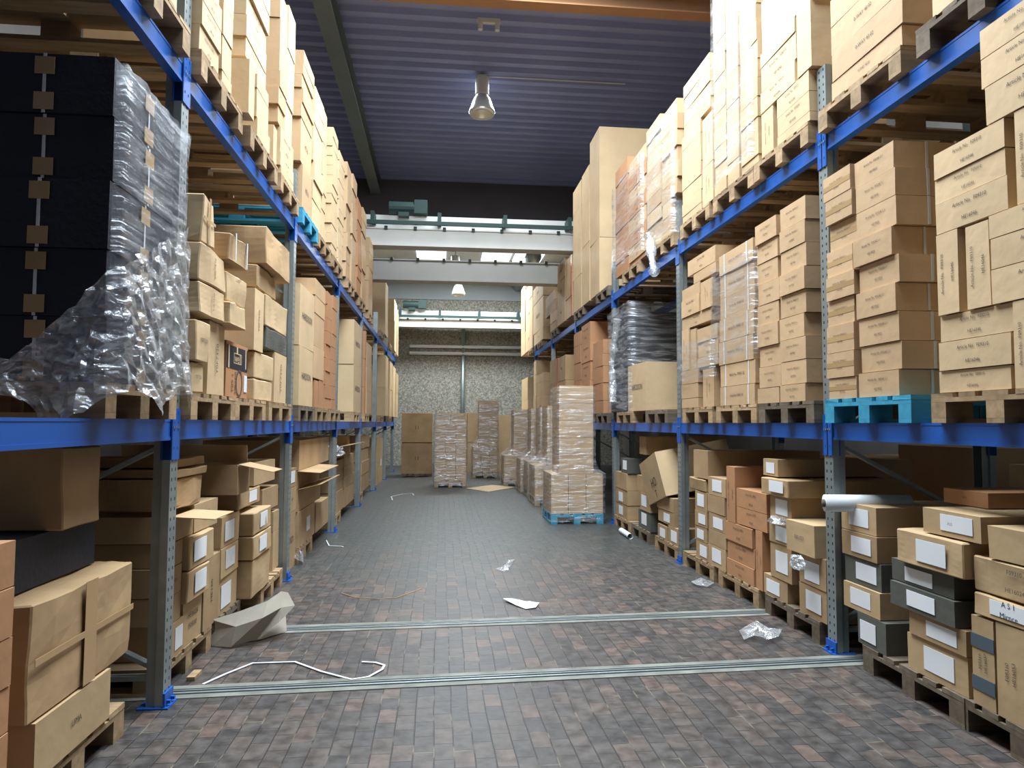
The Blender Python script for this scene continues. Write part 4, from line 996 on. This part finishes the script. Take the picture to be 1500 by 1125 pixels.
ribbon('looped clear strap on the floor by the left racks', [(478, 792), (482, 800), (500, 801), (503, 802)], .014, 'strap')
ribbon('faint clear strap curled on the floor before the aisle end', [(575, 733), (573, 728), (590, 724), (604, 723), (606, 726)], .02, 'strap')
def scrap(label, pts, m, name, cat, z=.03, amp=.03, n=9):
    # crumpled scrap: fan of triangles with uneven heights
    bm = bmesh.new(); P2 = [on_floor(*p) for p in pts]; cx = sum(p[0] for p in P2)/len(P2); cy = sum(p[1] for p in P2)/len(P2)
    rings = []
    for f in (1, .72, .42, .15):
        rings.append([bm.verts.new((cx+(p[0]-cx)*f*RN.uniform(.95, 1.05), cy+(p[1]-cy)*f*RN.uniform(.95, 1.05), .004+(1-f)*z+RN.uniform(0, amp))) for p in P2])
    q = len(P2)
    for a, b in zip(rings, rings[1:]):
        for k in range(q): bm.faces.new((a[k], a[(k+1) % q], b[(k+1) % q], b[k]))
    bm.faces.new(rings[-1])
    return tag(link(name, mesh(bm, name, m)), label, cat)
scrap('white scrap of paper on the floor beyond the far rail', [(737, 880), (752, 879), (770, 884), (791, 886), (785, 892), (770, 893), (755, 888)], 'paper', 'paper_scrap', 'paper', .02, .015)
scrap('crumpled clear plastic on the floor between the rails at right', [(1084, 930), (1095, 922), (1108, 918), (1125, 926), (1147, 931), (1140, 940), (1128, 945), (1105, 941), (1090, 940)], 'bunch', 'plastic_scrap', 'plastic', .03, .04)
scrap('crumpled clear plastic by the right pallets behind the second rail', [(1012, 856), (1025, 850), (1040, 851), (1046, 858), (1036, 862), (1020, 861)], 'bunch', 'plastic_scrap', 'plastic', .02, .03)
scrap('small torn film on the floor in the middle distance', [(727, 836), (738, 830), (745, 822), (755, 821), (750, 828), (745, 836), (735, 838)], 'bunch', 'plastic_scrap', 'plastic', .01, .02)
scrap('bunch of clear film on the low pallet before the second left upright', [(428, 815), (445, 812), (444, 826), (440, 832), (430, 828)], 'bunch', 'plastic_scrap', 'plastic', .12, .08)
bm = bmesh.new(); a = on_floor(279, 998); add_box(bm, a[0]-.022, a[0]+.022, a[1], a[1]+.12, .001, .022); tag(link('wood_offcut', mesh(bm, 'wood_offcut', 'wood')), 'small offcut of wood on the floor beside the first left upright', 'wood offcut')
a = on_floor(683, 716); b = on_floor(757, 714); c = on_floor(720, 711); d = on_floor(715, 721)
bm = bmesh.new(); vs = [bm.verts.new((p[0], p[1], z)) for z in (.002, .012) for p in (a, d, b, c)]
for f in ((0, 3, 2, 1), (4, 5, 6, 7), (0, 1, 5, 4), (1, 2, 6, 5), (2, 3, 7, 6), (3, 0, 4, 7)): bm.faces.new([vs[i] for i in f])
tag(link('cardboard_sheet', mesh(bm, 'cardboard_sheet', 'light')), 'flat pale cardboard sheet lying on the floor near the aisle end', 'cardboard sheet')


# dark logo panel on the rust carton of the left middle shelf
for o in [q for q in COL.objects if q.get('label', '').find('dark logo panel') >= 0]:
    d = [v.co for v in o.data.vertices]; xm = max(v.x for v in d); hy = max(v.y for v in d); zt = max(v.z for v in d)
    tag(link('logo_panel', bxmesh('logo_panel', 'black', xm, xm+.0015, -hy+.006, hy-.006, zt*.52, zt*.93), o), 'black printed panel', None)
    for k, (a, b, c, e) in enumerate(((-.36, .36, .62, .635), (-.36, .36, .80, .815), (-.36, -.33, .62, .815), (.33, .36, .62, .815), (-.85, -.74, .52, .93), (.74, .82, .56, .93), (-.12, .0, .815, .93))):
        link('logo_frame', bxmesh('logo_frame', 'light', xm+.0015, xm+.0025, hy*a, hy*b, zt*c, zt*e), o)
    face_text(o, 'well', hy*.36, xm+.003, 0, zt*.715, 'L', ink='light', name='logo_lettering')
    bm = bmesh.new(); n = 24
    for r0, r1 in ((.30, .25), ):
        a = [bm.verts.new((xm+.002, hy*(.2+r*math.cos(2*PI*k/n)), zt*.27+hy*r*1.25*math.sin(2*PI*k/n))) for r in (r0, r1) for k in range(n)]
        for k in range(n): bm.faces.new((a[k], a[(k+1) % n], a[n+(k+1) % n], a[n+k]))
    link('printed_ring', mesh(bm, 'printed_ring', 'ink'), o)
    link('paper_label', bxmesh('paper_label', 'paper', xm, xm+.002, hy*.66, hy*.95, zt*.12, zt*.44), o)
    face_text(o, 'F09 1', hy*.22, xm+.002, -hy*.42, zt*.27, 'L', PI/2); face_text(o, 'HE160', hy*.22, xm+.002, -hy*.15, zt*.27, 'L', PI/2)

for o in [q for q in COL.objects if 'with handwritten paper, nearest' in q.get('label', '')]:
    pl_ = [c for c in o.children if c.name.startswith('paper_label')][0]; c = sum((Vector(b) for b in pl_.bound_box), Vector())/8
    face_text(o, 'A S 1\nMirnce', .035, min(b[0] for b in pl_.bound_box)-.001, c.y, c.z, 'R', ink='pen', name='handwriting')
# crumpled film hanging off the black crates
bm = bmesh.new(); NU, NV = 46, 16; g = []
for i in range(NU+1):
    u = i/NU; row = []
    for j in range(NV+1):
        v = j/NV
        if u < .45:
            t_ = u/.45; x = -1.78+.49*t_; y = 2.885; zt = 1.62+.42*t_**1.6; zb = 1.47+.06*math.sin(t_*7); nx, ny = 0, -1
        else:
            t_ = (u-.45)/.55; x = -1.275; y = 2.885+.69*t_; zt = 2.04+.34*t_; zb = 1.50+.05*math.sin(t_*9+1); nx, ny = 1, 0
        z = zt+(zb-zt)*v; bulge = .012+.075*(v**1.5)*(.6+.4*math.sin(u*23))+RN.uniform(0, .022)
        row.append(bm.verts.new((x+nx*bulge+RN.uniform(-.006, .006), y+ny*bulge+RN.uniform(-.006, .006), z+RN.uniform(-.012, .012))))
    g.append(row)
for i in range(NU):
    for j in range(NV): bm.faces.new((g[i][j], g[i+1][j], g[i+1][j+1], g[i][j+1]))
tag(link('loose_film', mesh(bm, 'loose_film', 'bunch')), 'bright crumpled film gathered at the foot of the black crates, left middle shelf', 'stretch film')
def tail(label, pts, r):
    bm = bmesh.new(); V = [Vector(p) for p in pts]; P2 = []; R2 = []
    for a, b in zip(V, V[1:]):
        for k in range(6): P2.append(a.lerp(b, k/6)+Vector((RN.uniform(-.008, .008), RN.uniform(-.01, .01), 0))); R2.append(r*RN.uniform(.55, 1.25))
    add_tube(bm, P2, R2, 9); tag(link('film_tail', mesh(bm, 'film_tail', 'bunch')), label, 'stretch film')
y1, z1 = onX(950, 345, XR-.12); y2, z2 = onX(960, 408, XR-.14)
tail('loose tail of clear film dangling over the right upper beam', [(XR-.11, y1, z1), (XR-.13, (y1+y2)/2, (z1+z2)/2), (XR-.14, y2, z2)], .055)
y1, z1 = onX(903, 468, XR-.10); y2, z2 = onX(896, 535, XR-.12); y3, z3 = onX(899, 600, XR-.10)
tail('long twisted tail of film beside the black crate at the third right upright', [(XR-.09, y1, z1), (XR-.12, y2, z2), (XR-.11, y3, z3)], .06)
def blob(label, c, sx, sy, sz, m='bunch', name='film_bundle'):
    bm = bmesh.new(); bmesh.ops.create_icosphere(bm, subdivisions=3, radius=1)
    for v in bm.verts:
        k = RN.uniform(.72, 1.15); v.co = Vector((c[0]+v.co.x*sx*k, c[1]+v.co.y*sy*k, c[2]+max(-.5, v.co.z)*sz*k))
    tag(link(name, mesh(bm, name, m)), label, 'plastic')
y, z = onX(340, 677, XL-.25); blob('clear plastic bulging out of the open box, second pallet on the left floor', (XL-.45, y, z+.01), .26, .13, .05)
y, z = onX(487, 662, XL-.1); blob('pale plastic sack in the opened box behind the third left upright', (XL-.1, y, z), .16, .3, .09)
y, z = onX(1180, 764, XR+.2); blob('clear and black plastic bag lying on the bulging carton at right', (XR+.18, y, z+.01), .24, .2, .05)
y, z = onX(1168, 826, XR-.08); blob('tuft of clear film poking out below the bulging carton at right', (XR-.08, y, z), .03, .09, .06)
y, z = onX(560, 690, XL+.0)
# the ribbed concrete apron strip across the aisle
a, b = onZ(660, 768), onZ(795, 770)

# ------------------------------------------------------------------ the many small far cartons: past the 300 that show largest, one object
bpy.context.view_layer.update()
def shown(o):
    mw = o.matrix_world; P = []
    for c in o.bound_box:
        v = mw @ Vector(c) - Vector((0, 0, EYE)); d = v.dot(FW)
        if d < .2: d = .2
        P.append((750+F*v.dot(RT)/d, 562.5-F*v.dot(UP)/d))
    x0, x1 = max(0, min(p[0] for p in P)), min(1500, max(p[0] for p in P)); y0, y1 = max(0, min(p[1] for p in P)), min(1125, max(p[1] for p in P))
    if x1 <= x0 or y1 <= y0: return -1
    # size of the aisle face only, so that hidden depth does not count
    d = (mw.translation-Vector((0, 0, EYE))).dot(FW)
    return o.dimensions.y*o.dimensions.z/d**2 if abs(mw.translation.x-.5) > 1.7 and mw.translation.x < 3.9 else min(o.dimensions.x*o.dimensions.z/d**2, .02)
cs = [(shown(o), o) for o in list(COL.objects) if o.name.split('.')[0] == 'carton' and o.parent is None]
cs.sort(key=lambda t: -t[0])
rest = [o for v, o in cs[300:]]
bm = bmesh.new(); mats = []
def kill(o):
    for c in list(o.children): kill(c)
    bpy.data.objects.remove(o)
for v, o in cs[300:]:
    if v < 0: kill(o); continue
    for q in [o]+[c for c in o.children if not c.name.startswith('printing')]:
        me = q.data.copy(); me.transform(q.matrix_world)
        mt = q.data.materials[0]
        if mt not in mats: mats.append(mt)
        n0 = len(bm.faces); bm.from_mesh(me); bm.faces.ensure_lookup_table()
        for f in bm.faces[n0:]: f.material_index = mats.index(mt)
        bpy.data.meshes.remove(me)
    kill(o)
me = bpy.data.meshes.new('distant_cartons'); bm.to_mesh(me); bm.free()
for mt in mats: me.materials.append(mt)
tag(link('distant_cartons', me), 'countless small cartons stacked in the far bays of both racks and deep on the shelves', 'cartons', None, 'stuff')
